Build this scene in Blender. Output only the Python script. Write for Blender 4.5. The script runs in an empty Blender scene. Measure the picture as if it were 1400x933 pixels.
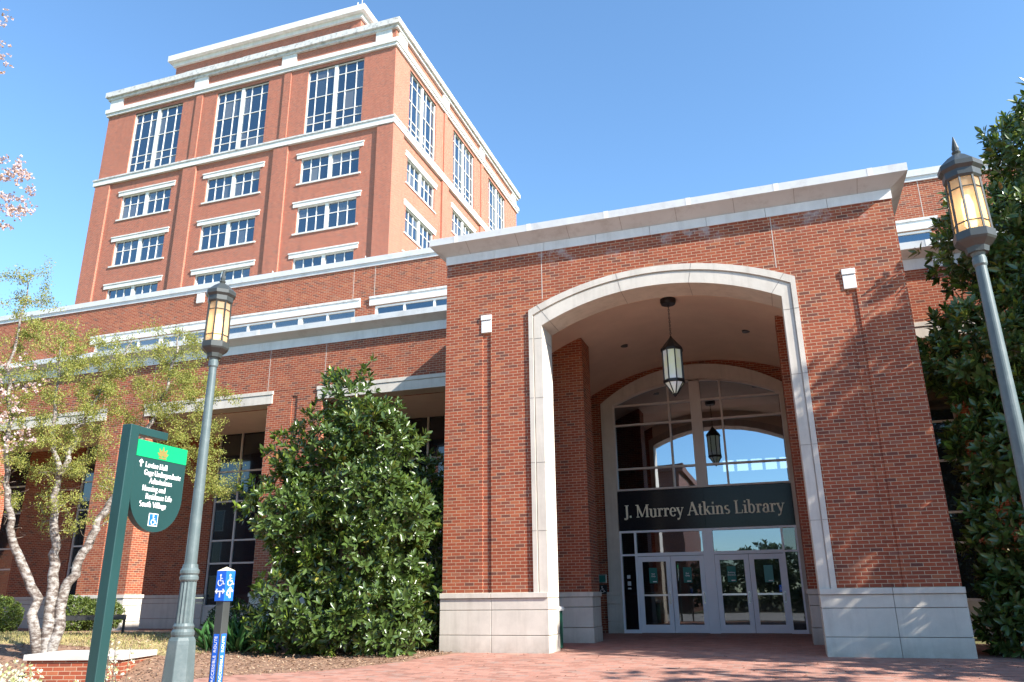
import bpy, math, random
import numpy as np
from mathutils import Vector, Matrix

random.seed(7)
rng = np.random.default_rng(11)
sc = bpy.context.scene
col = sc.collection
rad = math.radians

# ------------------------------------------------------------------ camera
cam_d = bpy.data.cameras.new("camera")
cam = bpy.data.objects.new("camera", cam_d)
col.objects.link(cam)
sc.camera = cam
yaw, pitch, roll = -0.323818142, 0.316727010, -0.0119987484
fwd = Vector((math.sin(yaw) * math.cos(pitch), math.cos(yaw) * math.cos(pitch), math.sin(pitch)))
rgt = Vector((math.cos(yaw), -math.sin(yaw), 0))
upv = rgt.cross(fwd)
r2 = rgt * math.cos(roll) + upv * math.sin(roll)
u2 = upv * math.cos(roll) - rgt * math.sin(roll)
m = Matrix((r2, u2, -fwd)).transposed().to_4x4()
m.translation = Vector((6.8614, -15.6526, 1.1029))
cam.matrix_world = m
cam_d.sensor_fit = 'HORIZONTAL'
cam_d.sensor_width = 36.0
cam_d.lens = 1058.64 / 1400 * 36
cam_d.clip_start = 0.05
cam_d.clip_end = 3000

# ------------------------------------------------------------------ light
SUN = Vector((1.37, -0.4545, 1.0)).normalized()
sun_el = math.asin(SUN.z)
sun_az = math.atan2(SUN.x, SUN.y)
w = bpy.data.worlds.new("World")
sc.world = w
w.use_nodes = True
nt = w.node_tree
bg = nt.nodes["Background"]
sky = nt.nodes.new("ShaderNodeTexSky")
sky.sky_type = 'NISHITA'
sky.sun_disc = False
sky.sun_elevation = sun_el
sky.sun_rotation = sun_az
sky.altitude = 100
sky.air_density = 1.0
sky.dust_density = 0.05
sky.ozone_density = 2.2
tint = nt.nodes.new("ShaderNodeMix")
tint.data_type = 'RGBA'; tint.blend_type = 'MULTIPLY'
tint.inputs[0].default_value = 1.0
tint.inputs[7].default_value = (0.80, 1.0, 1.08, 1)
nt.links.new(sky.outputs[0], tint.inputs[6])
nt.links.new(tint.outputs[2], bg.inputs[0])
bg.inputs[1].default_value = 0.115
sd = bpy.data.lights.new("sun", 'SUN')
sun = bpy.data.objects.new("sun", sd)
col.objects.link(sun)
sd.energy = 4.6
sd.angle = rad(0.5)
sd.color = (1.0, 0.95, 0.87)
sun.location = SUN * 60
sun.rotation_euler = SUN.to_track_quat('Z', 'Y').to_euler()
sc.view_settings.view_transform = 'Standard'
sc.view_settings.look = 'None'
sc.view_settings.exposure = 1.43
sc.view_settings.gamma = 1.0
sc.view_settings.use_curve_mapping = False
sc.render.engine = 'CYCLES'
sc.cycles.max_bounces = 8
sc.cycles.transparent_max_bounces = 12
sc.cycles.caustics_reflective = False
sc.cycles.caustics_refractive = False

# ------------------------------------------------------------------ materials
def newmat(name):
    mt = bpy.data.materials.new(name)
    mt.use_nodes = True
    t = mt.node_tree
    b = t.nodes["Principled BSDF"]
    return mt, t, b

def N(t, kind, **kw):
    n = t.nodes.new(kind)
    for k, v in kw.items():
        setattr(n, k, v)
    return n

def math_n(t, op, a, b=None, c=None):
    n = t.nodes.new("ShaderNodeMath")
    n.operation = op
    for i, v in enumerate((a, b, c)):
        if v is None:
            continue
        if isinstance(v, (int, float)):
            n.inputs[i].default_value = v
        else:
            t.links.new(v, n.inputs[i])
    return n.outputs[0]

def mixc(t, fac, a, b, blend='MIX'):
    n = t.nodes.new("ShaderNodeMix")
    n.data_type = 'RGBA'
    n.blend_type = blend
    for idx, v in ((0, fac), (6, a), (7, b)):
        if isinstance(v, (int, float)):
            n.inputs[idx].default_value = v
        elif isinstance(v, tuple):
            n.inputs[idx].default_value = (*v, 1)
        else:
            t.links.new(v, n.inputs[idx])
    return n.outputs[2]

def noise(t, scale, detail=4, rough=0.55, vec=None):
    n = t.nodes.new("ShaderNodeTexNoise")
    n.inputs["Scale"].default_value = scale
    n.inputs["Detail"].default_value = detail
    n.inputs["Roughness"].default_value = rough
    if vec is None:
        g = t.nodes.new("ShaderNodeNewGeometry")
        vec = g.outputs["Position"]
    t.links.new(vec, n.inputs["Vector"])
    return n.outputs[0]

def ramp(t, fac, stops, interp='LINEAR'):
    n = t.nodes.new("ShaderNodeValToRGB")
    cr = n.color_ramp
    cr.interpolation = interp
    while len(cr.elements) < len(stops):
        cr.elements.new(0.5)
    for e, (p, c) in zip(cr.elements, stops):
        e.position = p
        e.color = (*c, 1) if len(c) == 3 else c
    t.links.new(fac, n.inputs[0])
    return n.outputs[0]

def bump(t, b, height, strength=0.3, dist=0.01):
    n = t.nodes.new("ShaderNodeBump")
    n.inputs["Strength"].default_value = strength
    n.inputs["Distance"].default_value = dist
    t.links.new(height, n.inputs["Height"])
    t.links.new(n.outputs[0], b.inputs["Normal"])

def brick_mat(name, stops, mortar, bw=0.2032, bh=0.0677, ms=0.0052, patch=0.25, stain=None, rough=0.85, run=0.5):
    mt, t, b = newmat(name)
    uv = N(t, "ShaderNodeTexCoord").outputs["UV"]
    sp = N(t, "ShaderNodeSeparateXYZ")
    t.links.new(uv, sp.inputs[0])
    v = math_n(t, 'DIVIDE', sp.outputs[1], bh)
    row = math_n(t, 'FLOOR', v)
    odd = math_n(t, 'MODULO', math_n(t, 'ABSOLUTE', row), 2.0)
    u = math_n(t, 'ADD', math_n(t, 'DIVIDE', sp.outputs[0], bw), math_n(t, 'MULTIPLY', odd, run))
    cl = math_n(t, 'FLOOR', u)
    fu = math_n(t, 'FRACT', u)
    fv = math_n(t, 'FRACT', v)
    du = math_n(t, 'MULTIPLY', math_n(t, 'MINIMUM', fu, math_n(t, 'SUBTRACT', 1.0, fu)), bw)
    dv = math_n(t, 'MULTIPLY', math_n(t, 'MINIMUM', fv, math_n(t, 'SUBTRACT', 1.0, fv)), bh)
    d = math_n(t, 'MINIMUM', du, dv)
    mr = N(t, "ShaderNodeMapRange")
    mr.inputs[1].default_value = ms * 0.75
    mr.inputs[2].default_value = ms * 1.3
    t.links.new(d, mr.inputs[0])
    face = mr.outputs[0]
    cb = N(t, "ShaderNodeCombineXYZ")
    t.links.new(cl, cb.inputs[0])
    t.links.new(row, cb.inputs[1])
    wn = N(t, "ShaderNodeTexWhiteNoise")
    wn.noise_dimensions = '2D'
    t.links.new(cb.outputs[0], wn.inputs["Vector"])
    bc = ramp(t, wn.outputs[0], stops)
    fine = noise(t, 60, 3, 0.6)
    bc = mixc(t, 0.35, bc, mixc(t, fine, (0.35, 0.35, 0.35), (1.0, 1.0, 1.0)), 'MULTIPLY')
    big = noise(t, 0.9, 6, 0.68)
    c = mixc(t, face, mortar, bc)
    c = mixc(t, patch, c, mixc(t, big, (0.45, 0.45, 0.45), (1.3, 1.25, 1.2)), 'MULTIPLY')
    gp = N(t, "ShaderNodeNewGeometry"); mp = N(t, "ShaderNodeMapping"); mp.inputs["Scale"].default_value = (3.0, 3.0, 0.22)
    t.links.new(gp.outputs["Position"], mp.inputs[0])
    st = ramp(t, noise(t, 1.0, 5, 0.65, mp.outputs[0]), [(0.5, (0, 0, 0)), (0.78, (1, 1, 1))])
    c = mixc(t, math_n(t, 'MULTIPLY', st, 0.45), c, mixc(t, 0.5, c, (0.10, 0.05, 0.04)))
    if stain:
        z0, z1, amt = stain
        g = N(t, "ShaderNodeNewGeometry")
        sz = N(t, "ShaderNodeSeparateXYZ")
        t.links.new(g.outputs["Position"], sz.inputs[0])
        m2 = N(t, "ShaderNodeMapRange")
        m2.inputs[1].default_value = z0
        m2.inputs[2].default_value = z1
        t.links.new(sz.outputs[2], m2.inputs[0])
        nz = noise(t, 1.6, 5, 0.65)
        k = math_n(t, 'MULTIPLY', m2.outputs[0], ramp(t, nz, [(0.54, (0, 0, 0)), (0.66, (1, 1, 1))]))
        c = mixc(t, math_n(t, 'MULTIPLY', k, amt), c, (0.42, 0.38, 0.36))
    t.links.new(c, b.inputs["Base Color"])
    b.inputs["Roughness"].default_value = rough
    b.inputs["Specular IOR Level"].default_value = 0.25
    h = math_n(t, 'ADD', math_n(t, 'MULTIPLY', face, 0.8), math_n(t, 'MULTIPLY', fine, 0.25))
    bump(t, b, h, 0.55, 0.006)
    return mt

def simple(name, c, rough=0.6, var=0.12, scale=3.0, metallic=0.0, bmp=0.0, bscale=40, spec=0.4, dirt=None):
    mt, t, b = newmat(name)
    n = noise(t, scale, 5, 0.6)
    lo = tuple(x * (1 - var) for x in c)
    hi = tuple(min(1, x * (1 + var)) for x in c)
    cc = ramp(t, n, [(0.3, lo), (0.7, hi)])
    if dirt:
        n2 = noise(t, dirt[1], 6, 0.7)
        cc = mixc(t, math_n(t, 'MULTIPLY', ramp(t, n2, [(0.5, (0, 0, 0)), (0.72, (1, 1, 1))]), dirt[2]), cc, dirt[0])
    t.links.new(cc, b.inputs["Base Color"])
    b.inputs["Roughness"].default_value = rough
    b.inputs["Metallic"].default_value = metallic
    b.inputs["Specular IOR Level"].default_value = spec
    if bmp:
        bump(t, b, noise(t, bscale, 4, 0.6), bmp, 0.01)
    return mt

def leaf_mat(name, stops, rough=0.4, trans=0.3, spec=0.5, tcol=None, backc=None):
    mt, t, b = newmat(name)
    g = N(t, "ShaderNodeNewGeometry")
    cc = ramp(t, g.outputs["Random Per Island"], stops)
    if backc:
        cc2 = mixc(t, g.outputs["Backfacing"], cc, backc)
    else:
        cc2 = cc
    t.links.new(cc2, b.inputs["Base Color"])
    b.inputs["Roughness"].default_value = rough
    b.inputs["Specular IOR Level"].default_value = spec
    if trans > 0:
        tr = N(t, "ShaderNodeBsdfTranslucent")
        if tcol:
            t.links.new(mixc(t, 0.5, cc, tcol), tr.inputs[0])
        else:
            t.links.new(cc, tr.inputs[0])
        mx = N(t, "ShaderNodeMixShader")
        mx.inputs[0].default_value = trans
        t.links.new(b.outputs[0], mx.inputs[1])
        t.links.new(tr.outputs[0], mx.inputs[2])
        t.links.new(mx.outputs[0], t.nodes["Material Output"].inputs[0])
    return mt

def glass_mat(name, refl=0.35, base=(0.012, 0.018, 0.025), see=0.0, tint=(0.4, 0.45, 0.45), gcol=(0.9, 0.95, 1.0), vary=False):
    mt, t, b = newmat(name)
    b.inputs["Base Color"].default_value = (*base, 1)
    b.inputs["Roughness"].default_value = 0.08
    gl = N(t, "ShaderNodeBsdfGlossy")
    gl.inputs["Roughness"].default_value = 0.0
    gl.inputs["Color"].default_value = (*gcol, 1)
    lw = N(t, "ShaderNodeLayerWeight")
    lw.inputs[0].default_value = 0.25
    f = math_n(t, 'ADD', math_n(t, 'MULTIPLY', lw.outputs["Fresnel"], 1 - refl), refl)
    # very slight waviness of the panes
    nz = noise(t, 0.9, 2, 0.5)
    bp = N(t, "ShaderNodeBump")
    bp.inputs["Strength"].default_value = 0.06
    bp.inputs["Distance"].default_value = 0.02
    t.links.new(nz, bp.inputs["Height"])
    t.links.new(bp.outputs[0], gl.inputs["Normal"])
    if vary:
        oi = N(t, "ShaderNodeObjectInfo"); gi = N(t, "ShaderNodeNewGeometry")
        k = math_n(t, 'FRACT', math_n(t, 'ADD', math_n(t, 'MULTIPLY', oi.outputs["Random"], 7.3), gi.outputs["Random Per Island"]))
        t.links.new(ramp(t, k, [(0.0, base), (0.72, base), (0.78, (0.05, 0.06, 0.065)), (0.93, (0.10, 0.10, 0.095)), (1.0, (0.16, 0.15, 0.13))]), b.inputs["Base Color"])
    under = b.outputs[0]
    if see > 0:
        tp = N(t, "ShaderNodeBsdfTransparent")
        tp.inputs[0].default_value = (*tint, 1)
        m0 = N(t, "ShaderNodeMixShader")
        m0.inputs[0].default_value = see
        t.links.new(b.outputs[0], m0.inputs[1])
        t.links.new(tp.outputs[0], m0.inputs[2])
        under = m0.outputs[0]
    mx = N(t, "ShaderNodeMixShader")
    t.links.new(f, mx.inputs[0])
    t.links.new(under, mx.inputs[1])
    t.links.new(gl.outputs[0], mx.inputs[2])
    t.links.new(mx.outputs[0], t.nodes["Material Output"].inputs[0])
    return mt

def emis(name, c, s):
    mt, t, b = newmat(name)
    b.inputs["Base Color"].default_value = (*c, 1)
    b.inputs["Emission Color"].default_value = (*c, 1)
    b.inputs["Emission Strength"].default_value = s
    return mt

RED = [(0.0, (0.17, 0.062, 0.044)), (0.05, (0.20, 0.066, 0.044)), (0.12, (0.28, 0.070, 0.037)), (0.45, (0.33, 0.079, 0.039)),
       (0.8, (0.375, 0.094, 0.045)), (0.94, (0.42, 0.13, 0.060)), (1.0, (0.26, 0.105, 0.075))]
M = {}
M['brick'] = brick_mat('red_brick', RED, (0.48, 0.35, 0.235), stain=(8.1, 8.5, 0.8), patch=.4)
M['brick_wing'] = brick_mat('red_brick_wing', RED, (0.47, 0.34, 0.23), patch=.35)
TW = [(p, (c[0] * 0.95 + .065, c[1] * 0.8 + .032, c[2] * 0.88 + .020)) for p, c in RED]
M['brick_tower'] = brick_mat('orange_brick', TW, (0.62, 0.36, 0.26), ms=0.0078, patch=0.10)
M['brick_dark'] = brick_mat('dark_brown_brick', [(p, (c[0] * .4, c[1] * .5, c[2] * .6)) for p, c in RED], (0.16, 0.12, 0.10))
PAVE = [(0.0, (0.33, 0.165, 0.125)), (0.35, (0.46, 0.222, 0.165)), (0.8, (0.54, 0.275, 0.21)), (1.0, (0.40, 0.265, 0.22))]
M['paver'] = brick_mat('brick_pavers', PAVE, (0.38, 0.29, 0.24), bw=0.2, bh=0.1, ms=0.0035, patch=0.7)
M['stone'] = simple('cast_stone', (0.60, 0.545, 0.47), 0.8, 0.07, 2.0, bmp=0.12, bscale=90, spec=0.2, dirt=((0.42, 0.37, 0.31), 1.3, 0.35))
def stone_mat(name, c, drip, grime):
    mt, t, b = newmat(name)
    g = N(t, "ShaderNodeNewGeometry")
    mp = N(t, "ShaderNodeMapping"); mp.inputs["Scale"].default_value = (5.0, 5.0, 0.45)
    t.links.new(g.outputs["Position"], mp.inputs[0])
    st = ramp(t, noise(t, 1.0, 5, 0.65, mp.outputs[0]), [(0.48, (0, 0, 0)), (0.75, (1, 1, 1))])
    n = noise(t, 1.7, 6, 0.65)
    cc = ramp(t, n, [(0.3, tuple(x * .88 for x in c)), (0.7, tuple(min(1, x * 1.08) for x in c))])
    sz = N(t, "ShaderNodeSeparateXYZ"); t.links.new(g.outputs["Position"], sz.inputs[0])
    m2 = N(t, "ShaderNodeMapRange"); m2.inputs[1].default_value = 0.32; m2.inputs[2].default_value = -0.05
    t.links.new(sz.outputs[2], m2.inputs[0])
    gr = math_n(t, 'MULTIPLY', m2.outputs[0], ramp(t, noise(t, 4.0, 5, 0.7), [(0.35, (0.25, 0.25, 0.25)), (0.65, (1, 1, 1))]))
    cc = mixc(t, math_n(t, 'MULTIPLY', st, drip), cc, (c[0] * .5, c[1] * .48, c[2] * .45))
    cc = mixc(t, math_n(t, 'MULTIPLY', gr, grime), cc, (c[0] * .42, c[1] * .37, c[2] * .33))
    cc = mixc(t, 0.12, cc, mixc(t, noise(t, 120, 2, 0.6), (0.3, 0.3, 0.3), (1.4, 1.4, 1.4)), 'MULTIPLY')
    t.links.new(cc, b.inputs["Base Color"])
    b.inputs["Roughness"].default_value = 0.82
    b.inputs["Specular IOR Level"].default_value = 0.2
    bump(t, b, noise(t, 90, 4, 0.6), 0.12, 0.01)
    return mt
M['stone'] = stone_mat('cast_stone', (0.60, 0.545, 0.47), 0.35, 0.55)
M['white'] = stone_mat('white_trim', (0.72, 0.70, 0.66), 0.30, 0.0)
M['joint'] = simple('mortar_joint', (0.22, 0.19, 0.16), 0.9, 0.1, 8)
M['sealant'] = simple('joint_sealant', (0.5, 0.42, 0.36), 0.8, 0.1, 8)
M['coping'] = simple('grey_coping', (0.56, 0.56, 0.55), 0.45, 0.06, 1.2, dirt=((0.33, 0.31, 0.29), 2.5, 0.5))
M['dirtywhite'] = simple('weathered_ledge', (0.60, 0.58, 0.55), 0.7, 0.1, 2, dirt=((0.12, 0.11, 0.10), 3.0, 0.75))
M['soffit'] = simple('tan_soffit', (0.82, 0.69, 0.55), 0.8, 0.05, 1.5)
M['frame'] = simple('beige_aluminium', (0.60, 0.55, 0.51), 0.45, 0.04, 2)
M['winframe'] = simple('white_window_frame', (0.80, 0.77, 0.72), 0.5, 0.04, 2)
M['door'] = simple('pale_door_paint', (0.84, 0.83, 0.86), 0.4, 0.03, 2)
M['steel'] = simple('brushed_steel', (0.55, 0.55, 0.55), 0.3, 0.05, 5, metallic=0.9)
M['glass_t'] = glass_mat('tower_glass', 0.20, (0.010, 0.018, 0.03), gcol=(0.62, 0.78, 0.88), vary=True)
M['glass_d'] = glass_mat('dark_glass', 0.03)
M['glass_e'] = glass_mat('entrance_glass', 0.42, see=0.7, gcol=(0.74, 0.86, 1.0))
M['glass_o'] = glass_mat('door_glass', 0.06, see=0.55)
M['glass_m'] = glass_mat('transom_glass', 0.22, see=0.5, gcol=(0.68, 0.80, 0.98))
M['granite'] = simple('black_granite', (0.020, 0.020, 0.024), 0.14, 0.25, 30, spec=0.16)
M['gold'] = simple('pale_gold_letters', (0.90, 0.85, 0.66), 0.6, 0.03, 4, spec=0.2)
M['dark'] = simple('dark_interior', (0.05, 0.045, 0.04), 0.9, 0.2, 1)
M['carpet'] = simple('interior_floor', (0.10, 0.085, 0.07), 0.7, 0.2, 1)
M['daylit'] = emis('bright_far_window', (0.75, 0.88, 1.0), 1.1)
M['lampmetal'] = simple('grey_green_painted_metal', (0.088, 0.120, 0.122), 0.45, 0.12, 3.0, spec=0.5, bmp=0.05, dirt=((0.19, 0.215, 0.21), 6, 0.4))
M['lampdark'] = simple('bronze_lantern_metal', (0.045, 0.05, 0.047), 0.4, 0.15, 4, spec=0.5)
M['black'] = simple('black_iron', (0.014, 0.014, 0.015), 0.45, 0.2, 6)
M['green'] = simple('dark_green_paint', (0.014, 0.052, 0.050), 0.4, 0.08, 2, spec=0.5)
M['bright_green'] = simple('bright_green_band', (0.006, 0.36, 0.13), 0.4, 0.05, 2)
M['signwhite'] = simple('white_lettering', (0.82, 0.82, 0.8), 0.5, 0.02, 2)
M['crown'] = simple('gold_emblem', (0.24, 0.19, 0.055), 0.5, 0.05, 8)
M['blue'] = simple('sign_blue', (0.015, 0.13, 0.62), 0.4, 0.05, 2)
M['cream'] = simple('cream_cap', (0.72, 0.6, 0.4), 0.6, 0.05, 4)
M['teal'] = simple('teal_poster', (0.01, 0.15, 0.12), 0.5, 0.05, 4)
M['paleteal'] = simple('pale_teal_poster', (0.10, 0.30, 0.27), 0.5, 0.05, 4)
M['bin'] = simple('green_bin', (0.015, 0.075, 0.05), 0.5, 0.1, 4)
M['concrete'] = simple('concrete', (0.50, 0.47, 0.43), 0.85, 0.1, 2, bmp=0.15, bscale=60)
M['grass'] = simple('lawn_soil', (0.12, 0.12, 0.045), 0.95, 0.35, 1.2, bmp=0.3)
M['straw'] = simple('dry_turf', (0.33, 0.26, 0.12), 0.95, 0.35, 3.0, bmp=0.5)
M['mulch'] = simple('mulch_ground', (0.24, 0.14, 0.09), 0.95, 0.4, 9, bmp=0.6, bscale=50)

def hedge_leaf(name, a, b_):
    return leaf_mat(name, [(0, a), (1, b_)], 0.45, 0.25, 0.4)
M['mag_leaf'] = leaf_mat('magnolia_leaf', [(0, (0.030, 0.060, 0.010)), (0.35, (0.072, 0.125, 0.018)), (0.75, (0.155, 0.225, 0.032)), (0.96, (0.28, 0.32, 0.06)), (1.0, (0.22, 0.13, 0.045))],
                         0.30, 0.18, 0.65, backc=(0.070, 0.115, 0.026))
M['birch_leaf'] = leaf_mat('birch_leaf', [(0, (0.20, 0.24, 0.05)), (0.6, (0.34, 0.36, 0.08)), (1.0, (0.46, 0.40, 0.12))], 0.5, 0.45, 0.3)
M['blossom'] = leaf_mat('blossom', [(0, (0.62, 0.46, 0.43)), (0.6, (0.74, 0.63, 0.60)), (0.8, (0.55, 0.36, 0.25)), (1.0, (0.42, 0.27, 0.13))], 0.6, 0.4, 0.2)
M['white_bloom'] = leaf_mat('white_flower', [(0, (0.5, 0.55, 0.2)), (0.35, (0.70, 0.70, 0.45)), (1.0, (0.85, 0.84, 0.72))], 0.6, 0.4, 0.2)
M['hedge'] = hedge_leaf('hedge_leaf', (0.06, 0.10, 0.02), (0.15, 0.19, 0.035))
M['darkhedge'] = hedge_leaf('dark_shrub_leaf', (0.025, 0.05, 0.015), (0.06, 0.10, 0.03))
M['blade'] = hedge_leaf('strap_leaf', (0.03, 0.10, 0.03), (0.07, 0.19, 0.05))
M['chips'] = leaf_mat('wood_chips', [(0, (0.16, 0.085, 0.05)), (0.5, (0.30, 0.19, 0.12)), (1, (0.46, 0.34, 0.23))], 0.9, 0.0, 0.1)
M['drygrass'] = leaf_mat('dry_grass', [(0, (0.36, 0.28, 0.12)), (0.6, (0.45, 0.38, 0.18)), (1, (0.16, 0.20, 0.05))], 0.8, 0.2, 0.2)
M['tree_far'] = hedge_leaf('park_tree_leaf', (0.04, 0.07, 0.02), (0.09, 0.13, 0.035))
M['bark'] = simple('brown_bark', (0.13, 0.10, 0.075), 0.9, 0.35, 12, bmp=0.5)

def birch_bark():
    mt, t, b = newmat('birch_bark')
    g = N(t, "ShaderNodeNewGeometry")
    mp = N(t, "ShaderNodeMapping")
    mp.inputs["Scale"].default_value = (7, 7, 16)
    t.links.new(g.outputs["Position"], mp.inputs[0])
    n = noise(t, 1.0, 5, 0.7, mp.outputs[0])
    c = ramp(t, n, [(0.35, (0.05, 0.035, 0.03)), (0.46, (0.13, 0.10, 0.08)), (0.54, (0.26, 0.235, 0.21)), (0.74, (0.46, 0.435, 0.405))])
    t.links.new(c, b.inputs["Base Color"])
    b.inputs["Roughness"].default_value = 0.8
    bump(t, b, n, 0.7, 0.02)
    return mt
M['birch_bark'] = birch_bark()

def amber_glass():
    mt, t, b = newmat('amber_lamp_glass')
    tl = N(t, "ShaderNodeBsdfTranslucent")
    tl.inputs[0].default_value = (0.86, 0.66, 0.44, 1)
    tp = N(t, "ShaderNodeBsdfTransparent")
    tp.inputs[0].default_value = (1.0, 0.84, 0.60, 1)
    b.inputs["Base Color"].default_value = (0.75, 0.58, 0.38, 1)
    b.inputs["Roughness"].default_value = 0.25
    m1 = N(t, "ShaderNodeMixShader"); m1.inputs[0].default_value = 0.55
    t.links.new(b.outputs[0], m1.inputs[1]); t.links.new(tl.outputs[0], m1.inputs[2])
    m2 = N(t, "ShaderNodeMixShader"); m2.inputs[0].default_value = 0.30
    t.links.new(m1.outputs[0], m2.inputs[1]); t.links.new(tp.outputs[0], m2.inputs[2])
    t.links.new(m2.outputs[0], t.nodes["Material Output"].inputs[0])
    return mt
M['amber'] = amber_glass()
M['bulb'] = emis('lamp_glow', (1.0, 0.76, 0.44), 2.7)

def milk_glass():
    mt, t, b = newmat('milky_lantern_glass')
    g = N(t, "ShaderNodeNewGeometry")
    n = noise(t, 2.2, 3, 0.5)
    c = ramp(t, n, [(0.35, (0.60, 0.64, 0.70)), (0.6, (0.62, 0.68, 0.46))])
    t.links.new(c, b.inputs["Base Color"])
    t.links.new(c, b.inputs["Emission Color"])
    b.inputs["Emission Strength"].default_value = 0.06
    b.inputs["Roughness"].default_value = 0.2
    return mt
M['milk'] = milk_glass()

# ------------------------------------------------------------------ mesh builder
ORG = {}

def origin(o):
    return ORG.get(o.name, Vector((0, 0, 0))) if o else Vector((0, 0, 0))

class MB:
    def __init__(s):
        s.v = []; s.f = []; s.mi = []; s.cur = 0
    def add(s, vs, fs):
        k = len(s.v)
        s.v.extend([tuple(p) for p in vs])
        for f in fs:
            s.f.append(tuple(i + k for i in f)); s.mi.append(s.cur)
        return s
    def box(s, x0, x1, y0, y1, z0, z1):
        x0, x1 = min(x0, x1), max(x0, x1); y0, y1 = min(y0, y1), max(y0, y1); z0, z1 = min(z0, z1), max(z0, z1)
        return s.add([(x0, y0, z0), (x1, y0, z0), (x1, y1, z0), (x0, y1, z0), (x0, y0, z1), (x1, y0, z1), (x1, y1, z1), (x0, y1, z1)],
                     [(0, 3, 2, 1), (4, 5, 6, 7), (0, 1, 5, 4), (1, 2, 6, 5), (2, 3, 7, 6), (3, 0, 4, 7)])
    def obox(s, c, ax, ay, az):
        c, ax, ay, az = map(Vector, (c, ax, ay, az))
        vs = [c + ax * i + ay * j + az * k for k in (-.5, .5) for i, j in ((-.5, -.5), (.5, -.5), (.5, .5), (-.5, .5))]
        return s.add(vs, [(0, 3, 2, 1), (4, 5, 6, 7), (0, 1, 5, 4), (1, 2, 6, 5), (2, 3, 7, 6), (3, 0, 4, 7)])
    def quad(s, a, b, c, d):
        return s.add([a, b, c, d], [(0, 1, 2, 3)])
    def prism(s, pts, f0, f1):
        """pts: 2D outline; f0/f1 map (u,v)->3D for the two ends"""
        n = len(pts)
        vs = [f0(*p) for p in pts] + [f1(*p) for p in pts]
        fs = [tuple(range(n)), tuple(range(2 * n - 1, n - 1, -1))]
        fs += [(i, i + n, (i + 1) % n + n, (i + 1) % n) for i in range(n)]
        return s.add(vs, fs)
    def tube(s, pts, rads, n=8, caps=True):
        pts = [Vector(p) for p in pts]
        k = len(pts)
        if not hasattr(rads, '__len__'):
            rads = [rads] * k
        ref = Vector((0.37, 0.61, 0.7)).normalized()
        rings = []
        prev = None
        for i in range(k):
            d = (pts[min(i + 1, k - 1)] - pts[max(i - 1, 0)])
            if d.length < 1e-9:
                d = Vector((0, 0, 1))
            d.normalize()
            if prev is None:
                a = d.cross(ref)
                if a.length < 1e-3:
                    a = d.cross(Vector((1, 0, 0)))
            else:
                a = prev - d * prev.dot(d)
                if a.length < 1e-4:
                    a = d.cross(ref)
            a.normalize(); prev = a
            b = d.cross(a)
            rings.append([pts[i] + (a * math.cos(q * 2 * math.pi / n) + b * math.sin(q * 2 * math.pi / n)) * rads[i] for q in range(n)])
        vs = [p for r in rings for p in r]
        fs = []
        for i in range(k - 1):
            for q in range(n):
                q2 = (q + 1) % n
                fs.append((i * n + q, i * n + q2, (i + 1) * n + q2, (i + 1) * n + q))
        if caps:
            fs.append(tuple(range(n - 1, -1, -1)))
            fs.append(tuple(range((k - 1) * n, k * n)))
        return s.add(vs, fs)
    def lathe(s, cx, cy, prof, n=24, rot=0.0):
        """prof: list of (radius, z)"""
        vs = []
        for r, z in prof:
            for q in range(n):
                a = rot + q * 2 * math.pi / n
                vs.append((cx + r * math.cos(a), cy + r * math.sin(a), z))
        fs = []
        for i in range(len(prof) - 1):
            for q in range(n):
                q2 = (q + 1) % n
                fs.append((i * n + q, i * n + q2, (i + 1) * n + q2, (i + 1) * n + q))
        fs.append(tuple(range(n - 1, -1, -1)))
        fs.append(tuple(range((len(prof) - 1) * n, len(prof) * n)))
        return s.add(vs, fs)
    def build(s, name, mat, parent=None, smooth=False, uv=False, bevel=0.0, loc=None):
        me = bpy.data.meshes.new(name)
        o0 = origin(parent) if loc is None else Vector(loc)
        v = np.array(s.v, dtype=np.float64) - np.array(o0)
        me.from_pydata(v.tolist(), [], s.f)
        mats = mat if isinstance(mat, (list, tuple)) else [mat]
        for mm in mats:
            me.materials.append(mm)
        if len(mats) > 1:
            me.polygons.foreach_set("material_index", s.mi)
        if smooth:
            me.polygons.foreach_set("use_smooth", [True] * len(me.polygons))
        me.update()
        if uv:
            lay = me.uv_layers.new(name="UVMap")
            off = np.array(o0)
            for p in me.polygons:
                nx, ny, nz = (abs(q) for q in p.normal)
                for li in p.loop_indices:
                    c = np.array(me.vertices[me.loops[li].vertex_index].co) + off
                    if nz > max(nx, ny):
                        lay.data[li].uv = (c[0], c[1])
                    elif nx > ny:
                        lay.data[li].uv = (c[1] + 0.05, c[2])
                    else:
                        lay.data[li].uv = (c[0], c[2])
        o = bpy.data.objects.new(name, me)
        col.objects.link(o)
        if parent:
            o.parent = parent
            ORG[o.name] = origin(parent)
        else:
            o.location = o0
            ORG[o.name] = o0
        if bevel:
            bm_ = o.modifiers.new("bevel", 'BEVEL')
            bm_.width = bevel; bm_.segments = 2; bm_.limit_method = 'ANGLE'; bm_.angle_limit = rad(40)
        return o

def thing(name, label, cat, loc=(0, 0, 0), group=None):
    o = bpy.data.objects.new(name, None)
    col.objects.link(o)
    o.location = loc
    o.empty_display_size = 0.2
    ORG[o.name] = Vector(loc)
    o['label'] = label; o['category'] = cat
    if group:
        o['group'] = group
    return o

def tag(o, label, cat, group=None):
    o['label'] = label; o['category'] = cat
    if group:
        o['group'] = group
    return o

def struct(o, kind='structure', label=None, cat=None):
    o['kind'] = kind
    if label:
        o['label'] = label; o['category'] = cat
    return o

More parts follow.
